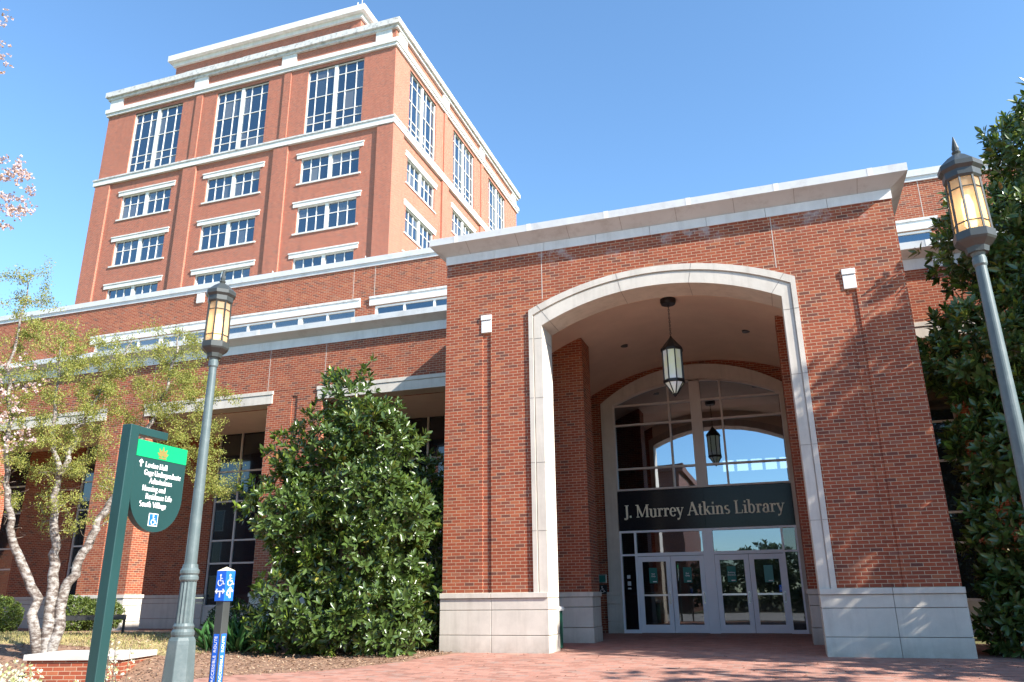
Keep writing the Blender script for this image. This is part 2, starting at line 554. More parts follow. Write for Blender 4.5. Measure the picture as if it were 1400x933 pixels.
def copy_part(o, parent, delta=(0, 0, 0)):
    c = o.copy()
    col.objects.link(c)
    c.parent = parent
    c.location = Vector(o.location) + Vector(delta)
    ORG[c.name] = origin(o)
    return c

# ------------------------------------------------------------------ lettering
def ribbon(mb, f, pts, ws, depth, lift):
    """f maps (u,v,w) to 3D; pts 2D centre line, ws widths"""
    n = len(pts)
    if not hasattr(ws, '__len__'):
        ws = [ws] * n
    L = []; R = []
    for i in range(n):
        a = pts[max(i - 1, 0)]; b = pts[min(i + 1, n - 1)]
        dx, dy = b[0] - a[0], b[1] - a[1]
        l = math.hypot(dx, dy) or 1
        nx, ny = -dy / l * ws[i] / 2, dx / l * ws[i] / 2
        L.append((pts[i][0] + nx, pts[i][1] + ny)); R.append((pts[i][0] - nx, pts[i][1] - ny))
    vs = [f(u, v, lift + depth) for u, v in L] + [f(u, v, lift + depth) for u, v in R] + \
         [f(u, v, 0) for u, v in L] + [f(u, v, 0) for u, v in R]
    fs = []
    for i in range(n - 1):
        fs.append((i, i + n, i + n + 1, i + 1))
        fs.append((i, i + 1, i + 1 + 2 * n, i + 2 * n))
        fs.append((i + n, i + 3 * n, i + 1 + 3 * n, i + 1 + n))
    fs.append((0, 2 * n, 3 * n, n)); fs.append((n - 1, 2 * n - 1, 4 * n - 1, 3 * n - 1))
    mb.add(vs, fs)

def arc(cx, cy, rx, ry, a0, a1, n=12):
    return [(cx + rx * math.cos(rad(a0 + (a1 - a0) * i / n)), cy + ry * math.sin(rad(a0 + (a1 - a0) * i / n))) for i in range(n + 1)]

T, t_, SF = 0.105, 0.04, 0.036
def vw(pts, T=T, t=t_):
    """stroke width by direction: upright thick, level thin"""
    out = []
    for i in range(len(pts)):
        a = pts[max(i - 1, 0)]; b = pts[min(i + 1, len(pts) - 1)]
        d = math.hypot(b[0] - a[0], b[1] - a[1]) or 1
        out.append(t + (T - t) * (abs(b[1] - a[1]) / d) ** 1.5)
    return out
def V(x, y0, y1, w=T): return ([(x, y0), (x, y1)], w)
def H(x0, x1, y, w=SF): return ([(x0, y), (x1, y)], w)
def S(x, y, l=0.2): return H(x - l / 2, x + l / 2, y + (SF / 2 if y < 0.3 else -SF / 2))
def A_(*a):
    p = arc(*a); return (p, vw(p))
def flag(x, y): return ([(x - 0.11, y - 0.02), (x + 0.02, y - 0.015)], 0.034)
def ball(x, y, r=0.05): return ([(x - r, y), (x + r, y)], r * 1.9)
GL = {
 'J': (0.34, [V(.2, .05, .7), S(.2, .7, .26), A_(.10, .05, .10, .15, 0, -130), ball(.05, -.06)]),
 'M': (0.92, [V(.13, 0, .7, .05), ([(.13, .69), (.43, .03)], T), ([(.43, .03), (.76, .69)], t_), V(.78, 0, .7), S(.13, 0, .2), S(.78, 0, .24), S(.08, .7, .16), S(.81, .7, .2)]),
 'u': (0.56, [V(.13, .12, .45), A_(.27, .14, .14, .15, 180, 330), V(.42, 0, .45), flag(.10, .46), flag(.39, .46), H(.38, .52, .018)]),
 'r': (0.41, [V(.14, 0, .45), S(.14, 0, .25), flag(.11, .46), A_(.27, .29, .12, .15, 170, 60), ball(.34, .40)]),
 'e': (0.46, [A_(.24, .23, .17, .235, 5, 325), H(.10, .41, .255, .034)]),
 'y': (0.50, [([(.09, .44), (.27, .03)], T * .95), ([(.43, .44), (.27, .03), (.20, -.14), (.13, -.19)], t_ + .008), ball(.10, -.17), S(.10, .46, .22), S(.43, .46, .17)]),
 'A': (0.68, [([(.07, .01), (.34, .72)], t_ + .01), ([(.33, .72), (.59, .01)], T * 1.08), H(.17, .46, .24, .036), S(.07, 0, .2), S(.6, 0, .24)]),
 't': (0.34, [V(.16, .09, .60), H(.04, .30, .443, .034), A_(.25, .11, .09, .10, 180, 300)]),
 'k': (0.54, [V(.13, 0, .72), ([(.17, .20), (.40, .45)], t_), ([(.23, .29), (.44, .01)], T * .95), S(.13, 0, .23), flag(.10, .73), S(.40, .46, .2), S(.46, 0, .2)]),
 'i': (0.28, [V(.14, 0, .45), S(.14, 0, .24), flag(.11, .46), ball(.14, .62, .055)]),
 'n': (0.57, [V(.13, 0, .45), A_(.28, .30, .14, .155, 170, 0), V(.42, 0, .31), S(.13, 0, .23), S(.42, 0, .23), flag(.10, .46)]),
 's': (0.38, [A_(.19, .34, .11, .11, 40, 250), A_(.19, .125, .12, .115, 80, -140), ([(.15, .245), (.24, .22)], .09)]),
 'L': (0.58, [V(.16, 0, .7), S(.16, .7, .26), H(.06, .52, .02), ([(.505, .0), (.535, .19)], .045)]),
 'b': (0.53, [V(.12, .02, .72), A_(.26, .23, .17, .235, 140, -150), flag(.09, .73)]),
 'a': (0.48, [V(.35, .05, .33), A_(.23, .33, .12, .125, 0, 165), ball(.11, .35, .045), A_(.21, .13, .15, .13, 75, 330), H(.33, .45, .03, .045)]),
 '.': (0.22, [ball(.10, .055, .058)]),
 'v': (0.50, [([(.09, .44), (.27, .02)], T), ([(.43, .44), (.27, .02)], t_), S(.10, .46, .22), S(.43, .46, .17)]),
 'H': (0.76, [V(.15, 0, .7), V(.60, 0, .7), H(.15, .6, .36, .036), S(.15, 0, .25), S(.15, .7, .25), S(.6, 0, .25), S(.6, .7, .25)]),
 'l': (0.28, [V(.14, 0, .72), S(.14, 0, .24), flag(.11, .73)]),
 'G': (0.70, [A_(.36, .35, .27, .355, 45, 330), V(.58, .06, .30), S(.57, .32, .2), ([(.58, .5), (.58, .68)], .04)]),
 'g': (0.49, [A_(.22, .31, .13, .15, 0, 360), A_(.24, -.08, .18, .11, 0, 360), ([(.14, .19), (.12, .08), (.30, .04)], .05), ball(.42, .43, .04)]),
 'U': (0.72, [V(.15, .2, .7), A_(.36, .2, .21, .2, 180, 360), V(.57, .2, .7, .05), S(.15, .7, .25), S(.58, .7, .2)]),
 'd': (0.54, [V(.40, 0, .72), A_(.26, .23, .17, .235, 40, 320), flag(.37, .73), H(.38, .5, .018)]),
 'm': (0.84, [V(.13, 0, .45), A_(.27, .30, .135, .155, 170, 0), V(.41, 0, .31), A_(.55, .30, .135, .155, 170, 0), V(.69, 0, .31), S(.13, 0, .22), S(.41, 0, .2), S(.69, 0, .22), flag(.10, .46)]),
 'o': (0.50, [A_(.25, .23, .18, .235, 0, 360)]),
 'R': (0.68, [V(.15, 0, .7), A_(.27, .52, .19, .17, 90, -90), H(.15, .27, .69), H(.15, .3, .35), ([(.32, .35), (.58, .01)], T), S(.15, 0, .25), S(.12, .7, .2), S(.6, 0, .18)]),
 'f': (0.33, [V(.14, 0, .58), A_(.23, .58, .09, .13, 180, 50), H(.04, .28, .443, .034), S(.14, 0, .24), ball(.28, .66, .045)]),
 'S': (0.52, [A_(.26, .52, .16, .17, 40, 250), A_(.25, .18, .17, .18, 75, -140), ([(.20, .38), (.34, .32)], .11)]),
 'h': (0.57, [V(.13, 0, .72), A_(.28, .30, .14, .155, 170, 0), V(.42, 0, .31), S(.13, 0, .23), S(.42, 0, .23), flag(.10, .73)]),
 'V': (0.66, [([(.08, .69), (.34, .0)], T * 1.08), ([(.60, .69), (.34, 0)], t_), S(.09, .7, .24), S(.6, .7, .2)]),
 'c': (0.43, [A_(.24, .23, .17, .235, 50, 320), ball(.34, .37, .045)]),
 ' ': (0.26, []),
}
def serif_text(mb, f, text, x, y, size, xs=1.0, depth=0.02, bold=1.0, width=None):
    adv = sum(GL[ch][0] for ch in text)
    if width:
        xs = width / (adv * size)
    k = 0
    for ch in text:
        a, strokes = GL[ch]
        for pts, ws in strokes:
            p2 = [(x + px * size * xs, y + py * size) for px, py in pts]
            w2 = [q * size * bold for q in ws] if hasattr(ws, '__len__') else ws * size * bold
            ribbon(mb, f, p2, w2, depth, 0.0002 * (k % 7))
            k += 1
        x += a * size * xs
    return x

def sans_text(name, text, size, mat, parent, origin_w, ux, uy, align='CENTER'):
    cu = bpy.data.curves.new(name, 'FONT')
    cu.body = text; cu.size = size; cu.align_x = align; cu.align_y = 'CENTER'
    cu.extrude = 0.0006
    tmp = bpy.data.objects.new(name + "_tmp", cu)
    col.objects.link(tmp)
    bpy.context.view_layer.update()
    me = bpy.data.meshes.new_from_object(tmp.evaluated_get(bpy.context.evaluated_depsgraph_get()))
    bpy.data.objects.remove(tmp)
    ux = Vector(ux); uy = Vector(uy); n = ux.cross(uy)
    mm = Matrix((ux, uy, n)).transposed().to_4x4()
    mm.translation = Vector(origin_w) - origin(parent)
    me.transform(mm)
    me.materials.clear(); me.materials.append(mat)
    o = bpy.data.objects.new(name, me)
    col.objects.link(o)
    o.parent = parent
    ORG[o.name] = origin(parent)
    return o

def isa_symbol(mb, f, x, y, s, depth=0.002):
    """wheelchair user pictogram, height about s, lower left at x,y"""
    def q(pts): return [(x + a * s, y + b * s) for a, b in pts]
    ribbon(mb, f, q(arc(.40, .90, .05, .05, 0, 360)), .10 * s, depth, 0)
    ribbon(mb, f, q([(.40, .80), (.42, .42), (.68, .42), (.80, .14), (.92, .18)]), .085 * s, depth, .0002)
    ribbon(mb, f, q([(.41, .62), (.64, .62)]), .07 * s, depth, .0004)
    ribbon(mb, f, q(arc(.40, .27, .25, .25, 120, 350)), .075 * s, depth, .0006)
def arrow(mb, f, x, y, dx, dy, l, wd, depth=0.002):
    tip = (x + dx * l, y + dy * l)
    ribbon(mb, f, [(x, y), tip], wd, depth, .0001)
    nx, ny = -dy, dx
    ribbon(mb, f, [(tip[0] - dx * l * .38 + nx * l * .36, tip[1] - dy * l * .38 + ny * l * .36), tip, (tip[0] - dx * l * .38 - nx * l * .36, tip[1] - dy * l * .38 - ny * l * .36)], wd, depth, .0003)

# ------------------------------------------------------------------ terrain
def sstep(a, b, x):
    k = np.clip((x - a) / (b - a), 0, 1)
    return k * k * (3 - 2 * k)
def hgt(x, y):
    x = np.asarray(x, float); y = np.asarray(y, float)
    base = -0.055 * np.clip(-y - 1.5, 0, 9.0)
    left = sstep(-1.5, -7.5, x) * sstep(-4.7, -3.0, y)
    bed = 0.30 * left * (1 - 0.7 * sstep(2.0, 4.2, y))
    dip = -0.22 * sstep(-2.4, -4.0, x) * sstep(-3.5, -4.6, y)
    return base * (1 - 0.45 * left) + bed + dip
def sheet(name, x0, x1, y0, y1, step, lift, mat, inside=None, uv=False):
    xs = np.arange(x0, x1 + 1e-6, step); ys = np.arange(y0, y1 + 1e-6, step)
    nx, ny = len(xs), len(ys)
    X, Y = np.meshgrid(xs, ys)
    Z = hgt(X, Y) + lift
    mb = MB()
    mb.v = list(zip(X.ravel().tolist(), Y.ravel().tolist(), Z.ravel().tolist()))
    for j in range(ny - 1):
        for i in range(nx - 1):
            if inside and not inside(xs[i] + step / 2, ys[j] + step / 2):
                continue
            mb.f.append((j * nx + i, j * nx + i + 1, (j + 1) * nx + i + 1, (j + 1) * nx + i)); mb.mi.append(0)
    return mb.build(name, mat, smooth=True, uv=uv)

# base ground: one graded sheet to the horizon
gx = np.concatenate([[-900, -300, -120, -60], np.arange(-40, 40.1, 0.5), [60, 120, 300, 900]])
gy = np.concatenate([[-900, -300, -120, -60], np.arange(-40, 12.1, 0.5), [30, 60, 120, 300, 900]])
X, Y = np.meshgrid(gx, gy)
mb = MB()
mb.v = list(zip(X.ravel().tolist(), Y.ravel().tolist(), (hgt(X, Y) - 0.02).ravel().tolist()))
nx = len(gx)
for j in range(len(gy) - 1):
    for i in range(nx - 1):
        mb.f.append((j * nx + i, j * nx + i + 1, (j + 1) * nx + i + 1, (j + 1) * nx + i)); mb.mi.append(0)
struct(mb.build('ground', M['grass'], smooth=True))

def mulch_edge(x):     # y of the paving edge as a function of x, left of the entrance
    return float(np.interp(x, [-40, -9, -5, -2.9, -2.0, -0.7, 0.2, 0.45], [-5.2, -5.2, -5.0, -4.6, -3.8, -3.1, -1.9, -0.2]))
def in_pave(x, y):
    if x > 10.4 and y > -1.2: return False
    if y > 0.0 and (x < 0.0): return False
    if x < 0.45 and y > mulch_edge(x): return False
    if x > 16 or y < -16: return False
    return True
def in_arcade_left(x, y): return x < 0 and y > 3.6
sp_ = sheet('brick_pavement', -12, 24, -17, 9, 0.1, 0.004, M['paver'], in_pave, uv=True)
struct(sp_)
sa = sheet('arcade_floor', -24, 0, 3.6, 8.4, 0.2, 0.004, M['paver'], None, uv=True)
struct(sa)
struct(sheet('added_bounce_walk', -24, 30, -35, -17.2, 0.5, 0.004, M['concrete'], None))  # unseen pale concrete added behind the camera to bounce light into the porch vault
struct(sheet('mulch_bed', -12, 0.5, -5.2, 3.6, 0.1, 0.004, M['mulch'], lambda x, y: y > mulch_edge(x) and not (x < -4.2 and y > -2.9 and y < 0.4)))
struct(sheet('dry_lawn', -24, -4.2, -2.9, 0.4, 0.1, 0.006, M['straw'], None))
struct(sheet('planting_bed', 10.4, 24, -1.2, 4.2, 0.2, 0.005, M['mulch'], None))

# ------------------------------------------------------------------ arches
W = 9.687; D = 8.258
XL, XR = 2.314, 7.389; CX = (XL + XR) / 2
OL, OR_ = 2.016, 7.687
def arc_pts(x0, x1, zs, rise, n=28):
    h = (x1 - x0) / 2; R = (h * h + rise * rise) / (2 * rise); cx = (x0 + x1) / 2
    return [(x0 + (x1 - x0) * i / n, zs + rise - R + math.sqrt(R * R - (x0 + (x1 - x0) * i / n - cx) ** 2)) for i in range(n + 1)]
IN = arc_pts(XL, XR, 6.795, 0.605)
OUT = arc_pts(OL, OR_, 7.18, 0.645)

pav = thing('entrance_pavilion', 'red brick library entrance block with tall stone framed archway', 'building', (W / 2, 2.0, 0))
BH = 1.145; TOPB = 8.59
# brick shell -------------------------------------------------
mb = MB()
def fq(m_, x0, x1, z0, z1, y):       # front quad facing -y
    m_.quad((x0, y, z0), (x1, y, z0), (x1, y, z1), (x0, y, z1))
def groove_pier(m_, x0, x1, z0, z1, y, g0, g1, gz1, dep):
    fq(m_, x0, g0, z0, z1, y); fq(m_, g1, x1, z0, z1, y); fq(m_, g0, g1, gz1, z1, y)
    fq(m_, g0, g1, z0, gz1, y + dep)
    m_.quad((g0, y, z0), (g0, y + dep, z0), (g0, y + dep, gz1), (g0, y, gz1))
    m_.quad((g1, y + dep, z0), (g1, y, z0), (g1, y, gz1), (g1, y + dep, gz1))
    m_.quad((g0, y, gz1), (g0, y + dep, gz1), (g1, y + dep, gz1), (g1, y, gz1))
GZ = 6.80
groove_pier(mb, 0, OL + .05, 1.0, TOPB + .05, 0, 0.90, 1.10, GZ, 0.032)
groove_pier(mb, OR_ - .05, W, 1.0, TOPB + .05, 0, W - 1.10, W - 0.90, GZ, 0.032)
mid = arc_pts(OL + .05, OR_ - .05, 7.12, 0.645)
for (xa, za), (xb, zb) in zip(mid[:-1], mid[1:]):
    mb.quad((xa, 0, za), (xb, 0, zb), (xb, 0, TOPB + .05), (xa, 0, TOPB + .05))
# sides, back and top of the shell
mb.quad((0, 9.0, 0), (0, 0, 0), (0, 0, TOPB + .05), (0, 9.0, TOPB + .05))
mb.quad((W, 0, 0), (W, 9.0, 0), (W, 9.0, TOPB + .05), (W, 0, TOPB + .05))
wall = mb.build('brick_wall', M['brick'], pav, uv=True)
# inner faces of the front wall and side walls of the porch
PWL, PWR = 1.45, W - 1.45
mb = MB()
mb.quad((PWL, D, 0), (PWL, 0.42, 0), (PWL, 0.42, 8.3), (PWL, D, 8.3))
mb.quad((PWR, 0.42, 0), (PWR, D, 0), (PWR, D, 8.3), (PWR, 0.42, 8.3))
mb.quad((XL, .76, 0), (PWL, .76, 0), (PWL, .76, 8.3), (XL, .76, 8.3))
mb.quad((PWR, .76, 0), (XR, .76, 0), (XR, .76, 8.3), (PWR, .76, 8.3))
for xa, xb in ((PWL, 1.84), (7.66, PWR)):
    fq(mb, xa, xb, 0, 8.3, D)
AO = arc_pts(1.83, 7.65, 6.85, 1.02)
for (xa, za), (xb, zb) in zip(AO[:-1], AO[1:]):
    mb.quad((xa, D, za - .05), (xb, D, zb - .05), (xb, D, 8.4), (xa, D, 8.4))
mb.build('porch_wall', M['brick_wing'], pav, uv=True)
for sx in (0, 1):
    x0, x1 = (PWL, 2.40) if sx == 0 else (W - 2.40, PWR)
    b_ = MB(); b_.box(x0, x1, 3.40, 4.25, 1.1, 7.55)
    pl = b_.build('porch_pillar', M['brick_wing'], pav, uv=True)
    s_ = MB()
    s_.box(x0 - .03, x1 + .03, 3.37, 4.28, 0, .34); s_.box(x0 - .02, x1 + .02, 3.38, 4.27, .352, .80)
    s_.box(x0 - .02, x1 + .02, 3.38, 4.27, .812, 1.03); s_.box(x0 - .045, x1 + .045, 3.355, 4.295, 1.04, 1.145)
    s_.build('stone_base', M['stone'], pl, bevel=.008)
# stone base courses -----------------------------------------
def base_blocks(mb_, x0, x1, ya, yb, splits):
    xs = [x0] + splits + [x1]
    for a, b in zip(xs[:-1], xs[1:]):
        g0 = .004 if a != x0 else 0; g1 = .004 if b != x1 else 0
        for z0, z1, o in ((-.15, .325, .0), (.337, .805, .006), (.817, 1.035, .006)):
            mb_.box(a + g0, b - g1, ya + o, yb, z0, z1)
        mb_.box(a + g0, b - g1, ya - .028, yb, 1.043, 1.145)
for x0, x1, spl in ((-.035, XL, [1.10]), (XR, W + .035, [W - 1.10])):
    mb = MB()
    base_blocks(mb, x0, x1, -.035, .77, spl)
    mb.build('stone_base', M['stone'], pav, bevel=.006)
    k = MB(); k.box(x0 + .02, x1 - .02, -.012, .75, -.1, 1.12)
    k.build('base_joints', M['joint'], pav)
# arch surround -------------------------------------------------
def arch_ring(mb_, inner, outer, legz, y0, y1):
    """inner/outer: lists of (x,z) with same length incl. vertical legs; extruded y0..y1"""
    n = len(inner)
    vs = []
    for (xi, zi), (xo, zo) in zip(inner, outer):
        vs += [(xi, y0, zi), (xo, y0, zo), (xo, y1, zo), (xi, y1, zi)]
    fs = []
    for i in range(n - 1):
        for q in range(4):
            q2 = (q + 1) % 4
            fs.append((i * 4 + q, (i + 1) * 4 + q, (i + 1) * 4 + q2, i * 4 + q2))
    fs.append((0, 1, 2, 3)); fs.append(((n - 1) * 4 + 3, (n - 1) * 4 + 2, (n - 1) * 4 + 1, (n - 1) * 4))
    mb_.add(vs, fs)
def legs(a, z0, xa, xb): return [(xa, z0)] + a + [(xb, z0)]
# three bands: outer moulding, sunken fillet, broad inner face with the deep reveal
def band(off_in, off_out):
    """interpolate between the inner (0) and outer (1) outlines"""
    def mix(k):
        xa, xb = XL + (OL - XL) * k, XR + (OR_ - XR) * k
        pts = [(a[0] + (b[0] - a[0]) * k, a[1] + (b[1] - a[1]) * k) for a, b in zip(IN, OUT)]
        return legs(pts, 1.14, xa, xb)
    return mix(off_in), mix(off_out)
sur = MB()
i_, o_ = band(0.68, 1.0); arch_ring(sur, i_, o_, 0, -.045, .10)
i_, o_ = band(0.60, 0.68); arch_ring(sur, i_, o_, 0, .004, .10)
i_, o_ = band(0.0, 0.60); arch_ring(sur, i_, o_, 0, -.020, .77)
surround = sur.build('arch_surround', M['stone'], pav)
jt = MB()
def joint_leg(x0, x1, z): jt.box(x0, x1, -.048, -.044, z - .004, z + .004)
for z in (2.35, 3.75, 5.15, 6.5):
    for xa, xb, xc, xd in ((OL, OL + .095, XL - .18, XL), (OR_ - .095, OR_, XR, XR + .18)):
        jt.box(xa, xb, -.0485, -.04, z - .004, z + .004)
        jt.box(xc, xd, -.0235, -.015, z - .004, z + .004)
    jt.box(XL - .002, XL + .003, -.02, .77, z - .004, z + .004)
    jt.box(XR - .003, XR + .002, -.02, .77, z - .004, z + .004)
for i in (1, 10, 18, 27):
    a = Vector((IN[i][0], 0, IN[i][1])); b = Vector((OUT[i][0], 0, OUT[i][1])); d = b - a
    jt.obox(a + d * .3 + Vector((0, -.0215, 0)), d * .6, Vector((0, .004, 0)), Vector((d.z, 0, -d.x)).normalized() * .008)
    jt.obox(a + d * .84 + Vector((0, -.0465, 0)), d * .32, Vector((0, .004, 0)), Vector((d.z, 0, -d.x)).normalized() * .008)
    jt.obox(a + Vector((0, .375, .0)), (.008, 0, 0), (0, .79, 0), (0, 0, .006))
jt.build('joint_lines', M['joint'], surround)
# capstones over the grooves
for gx0 in (0.865, W - 1.135):
    c_ = MB(); c_.box(gx0 + .015, gx0 + .255, -.025, .05, 6.78, 7.07); c_.box(gx0 + .007, gx0 + .263, -.04, .05, 7.08, 7.20)
    c_.build('capstone', M['white'], pav, bevel=.006)
# control joints
for jx, z0 in ((2.34, 7.43), (7.36, 7.43)):
    c_ = MB(); c_.box(jx - .009, jx + .009, -.003, .02, z0, TOPB); c_.build('control_joint', M['sealant'], pav)
# fascia and cornice
c_ = MB()
xs = np.linspace(-.022, W + .022, 9)
for a, b in zip(xs[:-1], xs[1:]):
    c_.box(a + .004, b - .004, -.022, .06, TOPB, 8.80)
c_.box(-.022, .06, .062, 4.5, TOPB, 8.80); c_.box(W - .06, W + .022, .062, 4.5, TOPB, 8.80)
c_.build('fascia', M['white'], pav)
def cornice(x0, x1, y0, y1, z0, O, rise, th, n_seam=0):
    """flared eave: z0 at the wall, z0+rise at the lip, lip height th, then flat roof"""
    k = MB()
    a = [(x0, y0), (x1, y0), (x1, y1), (x0, y1)]
    b = [(x0 - O, y0 - O), (x1 + O, y0 - O), (x1 + O, y1), (x0 - O, y1)]
    vs = [(x, y, z0) for x, y in a] + [(x, y, z0 + rise) for x, y in b] + [(x, y, z0 + rise + th) for x, y in b]
    fs = [(0, 3, 2, 1)] + [(i, (i + 1) % 4, (i + 1) % 4 + 4, i + 4) for i in range(4)] + \
         [(i + 4, (i + 1) % 4 + 4, (i + 1) % 4 + 8, i + 8) for i in range(4)] + [(8, 9, 10, 11)]
    k.add(vs, fs)
    return k
k = cornice(0, W, 0, 9.6, 8.80, .33, .20, .17)
cor = k.build('cornice', M['coping'], pav)
for x in np.linspace(.35, W - .35, 6):
    k = MB(); k.box(x - .05, x + .05, -.334, -.32, 9.0, 9.175); k.build('coping_seam', M['white'], cor)
k = MB()
for x in np.linspace(.6, W - .6, 8):
    k.add([(x - .004, -.327, 8.996), (x + .004, -.327, 8.996), (x + .004, -.005, 8.801), (x - .004, -.005, 8.801)], [(0, 1, 2, 3)])
k.build('soffit_joint', M['joint'], cor)
for x, y, h in ((4.4, .6, .35), (9.0, .5, .3)):
    k = MB(); k.tube([(x, y, 9.15), (x, y, 9.17 + h)], .012, 6); k.build('roof_rod', M['coping'], pav)
# porch ceiling: segmental vault
VA = arc_pts(PWL, PWR, 7.15, 0.86)
k = MB()
for (xa, za), (xb, zb) in zip(VA[:-1], VA[1:]):
    k.quad((xa, .70, za), (xa, D + .02, za), (xb, D + .02, zb), (xb, .70, zb))
    k.quad((xb, .765, zb), (xb, .765, zb - 1.2), (xa, .765, za - 1.2), (xa, .765, za)) if False else None
# tympanum behind the arch ring, up to the vault
I2 = arc_pts(OL, OR_, 7.1, .645)
ceil = k.build('porch_ceiling', M['soffit'], pav, smooth=True)
k = MB()
for (xa, za), (xb, zb) in zip(IN[:-1], IN[1:]):
    k.quad((xb, .768, zb - .002), (xa, .768, za - .002), (xa, .768, 8.35), (xb, .768, 8.35))
k.build('arch_back', M['soffit'], pav)
for lx, ly in ((3.2, 5.3), (6.55, 5.15)):
    zz = float(np.interp(lx, [p[0] for p in VA], [p[1] for p in VA]))
    k = MB(); k.lathe(lx, ly, [(.10, zz - .03), (.11, zz + .05)], 16)
    k.build('downlight', M['lampdark'], pav)
# roof slab keeps light out of the porch
k = MB(); k.box(.05, W - .05, .1, 9.5, 8.45, 8.56); k.build('roof_deck', M['dark'], pav)
# --- glazing wall -------------------------------------------
GLx, GRx = 2.21, 7.27
GA = arc_pts(GLx, GRx, 6.80, 0.60)
SO = arc_pts(1.83, 7.65, 6.85, 1.02)
k = MB()
arch_ring(k, legs(GA, 0, GLx, GRx), legs(SO, 0, 1.83, 7.65), 0, D - .14, D + .10)
so = k.build('stone_surround', M['stone'], pav)
for x0, x1 in ((1.76, GLx - .02), (GRx + .02, 7.72)):
    k = MB()
    for z0, z1 in ((-.05, .325), (.337, .805), (.817, 1.035), (1.043, 1.145)):
        k.box(x0, x1, D - .175, D - .02, z0, z1)
    k.build('stone_base', M['stone'], pav, bevel=.006)
fr = thing  # alias kept local
k = MB()
FY0, FY1 = D - .09, D + .03
gy_ = float
def gz_at(x): return float(np.interp(x, [p[0] for p in GA], [p[1] for p in GA]))
def vm(x, w_, z0, z1=None, y0=FY0): k.box(x - w_ / 2, x + w_ / 2, y0, FY1, z0, gz_at(x) if z1 is None else z1)
def hm(x0, x1, z, w_, y0=FY0 + .006): k.box(x0, x1, y0, FY1, z - w_ / 2, z + w_ / 2)
A2 = [(CX + (x - CX) * .985, z - .05) for x, z in GA]
arch_ring(k, legs(A2, 4.08, A2[0][0], A2[-1][0]), legs(GA, 4.08, GLx, GRx), 0, FY0, FY1)
for x in (3.97, 5.54): vm(x, .055, 4.08)
vm(4.68, .11, 4.08); vm(4.89, .11, 4.08); k.box(4.735, 4.835, FY0 + .02, FY1, 4.08, 7.37)
for z in (6.74, 6.12, 4.75, 4.11): hm(GLx + .03, GRx - .03, z, .055)
uf = k.build('upper_window_frame', M['frame'], pav)
k = MB()
mid_p = arc_pts(GLx + .01, GRx - .01, 6.79, .59)
for (xa, za), (xb, zb) in zip(mid_p[:-1], mid_p[1:]):
    k.quad((xa, D, 4.08), (xb, D, 4.08), (xb, D, zb), (xa, D, za))
k.build('pane', M['glass_e'], uf)
# lower frame
k = MB()
for x, w_ in ((2.235, .05), (2.68, .06), (6.86, .06), (7.245, .05)): vm(x, w_, 0, 2.88)
k.box(4.65, 4.94, FY0 - .01, FY1, 0, 2.88)
hm(GLx, GRx, 2.86, .06, FY0 - .004); hm(2.68, 6.86, 2.19, .09); hm(GLx, 2.66, 2.19, .05); hm(6.88, GRx, 2.19, .05)
hm(GLx, 2.66, .05, .10); hm(6.88, GRx, .05, .10)
lf = k.build('storefront_frame', M['door'], pav)
k = MB(); pass
for pa in ((GLx, 2.7, .05, 2.85), (6.84, GRx, .05, 2.85), (2.7, 4.66, 2.2, 2.85), (4.93, 6.85, 2.2, 2.85)):
    k = MB(); fq(k, *pa, D - .002); k.build('pane', M['glass_o'] if pa[2] < 1 else M['glass_m'], lf)
# sign band
k = MB()
for x0, x1 in ((GLx + .02, 4.78), (4.786, 5.95), (5.956, GRx - .02)): k.box(x0, x1, D - .10, D + .02, 2.90, 4.06)
sg = k.build('sign_panel', M['granite'], pav)
k = MB()
serif_text(k, lambda u, v, w_: (u, D - .1 - w_, v), 'J. Murrey Atkins Library', 2.40, 3.275, 0.53, depth=.03, bold=1.02, width=4.62)
k.build('lettering', M['gold'], sg)
# doors
def make_door(x0, x1, poster, words, hinge_right):
    d = MB()
    y0, y1 = D - .075, D - .02
    d.box(x0, x0 + .135, y0, y1, .015, 2.13); d.box(x1 - .135, x1, y0, y1, .015, 2.13)
    d.box(x0 + .135, x1 - .135, y0, y1, 1.985, 2.13); d.box(x0 + .135, x1 - .135, y0, y1, .015, .235)
    o = d.build('door', M['door'], pav, bevel=.004)
    p = MB(); fq(p, x0 + .13, x1 - .13, .23, 1.99, D - .045); p.build('pane', M['glass_o'], o)
    p = MB(); p.box(x0 + .135, x1 - .135, D - .085, D - .05, 1.02, 1.07); p.build('push_bar', M['steel'], o)
    hx = x1 - .07
    p = MB(); p.box(hx - .028, hx + .028, D - .082, D - .075, .80, 1.12)
    p.tube([(hx, D - .08, .84), (hx, D - .13, .88), (hx, D - .13, 1.04), (hx, D - .08, 1.08)], .014, 8)
    p.build('handle', M['steel'], o)
    if poster:
        px0, px1, pz0, pz1, mt = poster
        p = MB(); p.box(px0, px1, D - .0495, D - .047, pz0, pz1); po = p.build('poster', mt, o)
        for i, wd in enumerate(words):
            sans_text('poster_words', wd, .062, M['signwhite'], o, ((px0 + px1) / 2, D - .0515, pz0 + (pz1 - pz0) * .60 - i * .065), (1, 0, 0), (0, 0, 1))
        p = MB(); p.box(px0 + .10, px1 - .03, D - .0512, D - .0498, pz0 + .03, pz0 + .055); p.build('poster_mark', M['signwhite'], o)
    return o
make_door(2.715, 3.675, (3.03, 3.27, 1.38, 1.81, M['teal']), ['Exit', 'Only'], 1)
make_door(3.685, 4.645, (4.02, 4.26, 1.38, 1.81, M['teal']), ['Exit', 'Only'], 1)
make_door(4.945, 5.885, (5.26, 5.50, 1.38, 1.81, M['teal']), ['Building', 'Entrance'], 1)
make_door(5.895, 6.835, (6.27, 6.51, 1.36, 1.82, M['paleteal']), [], 1)
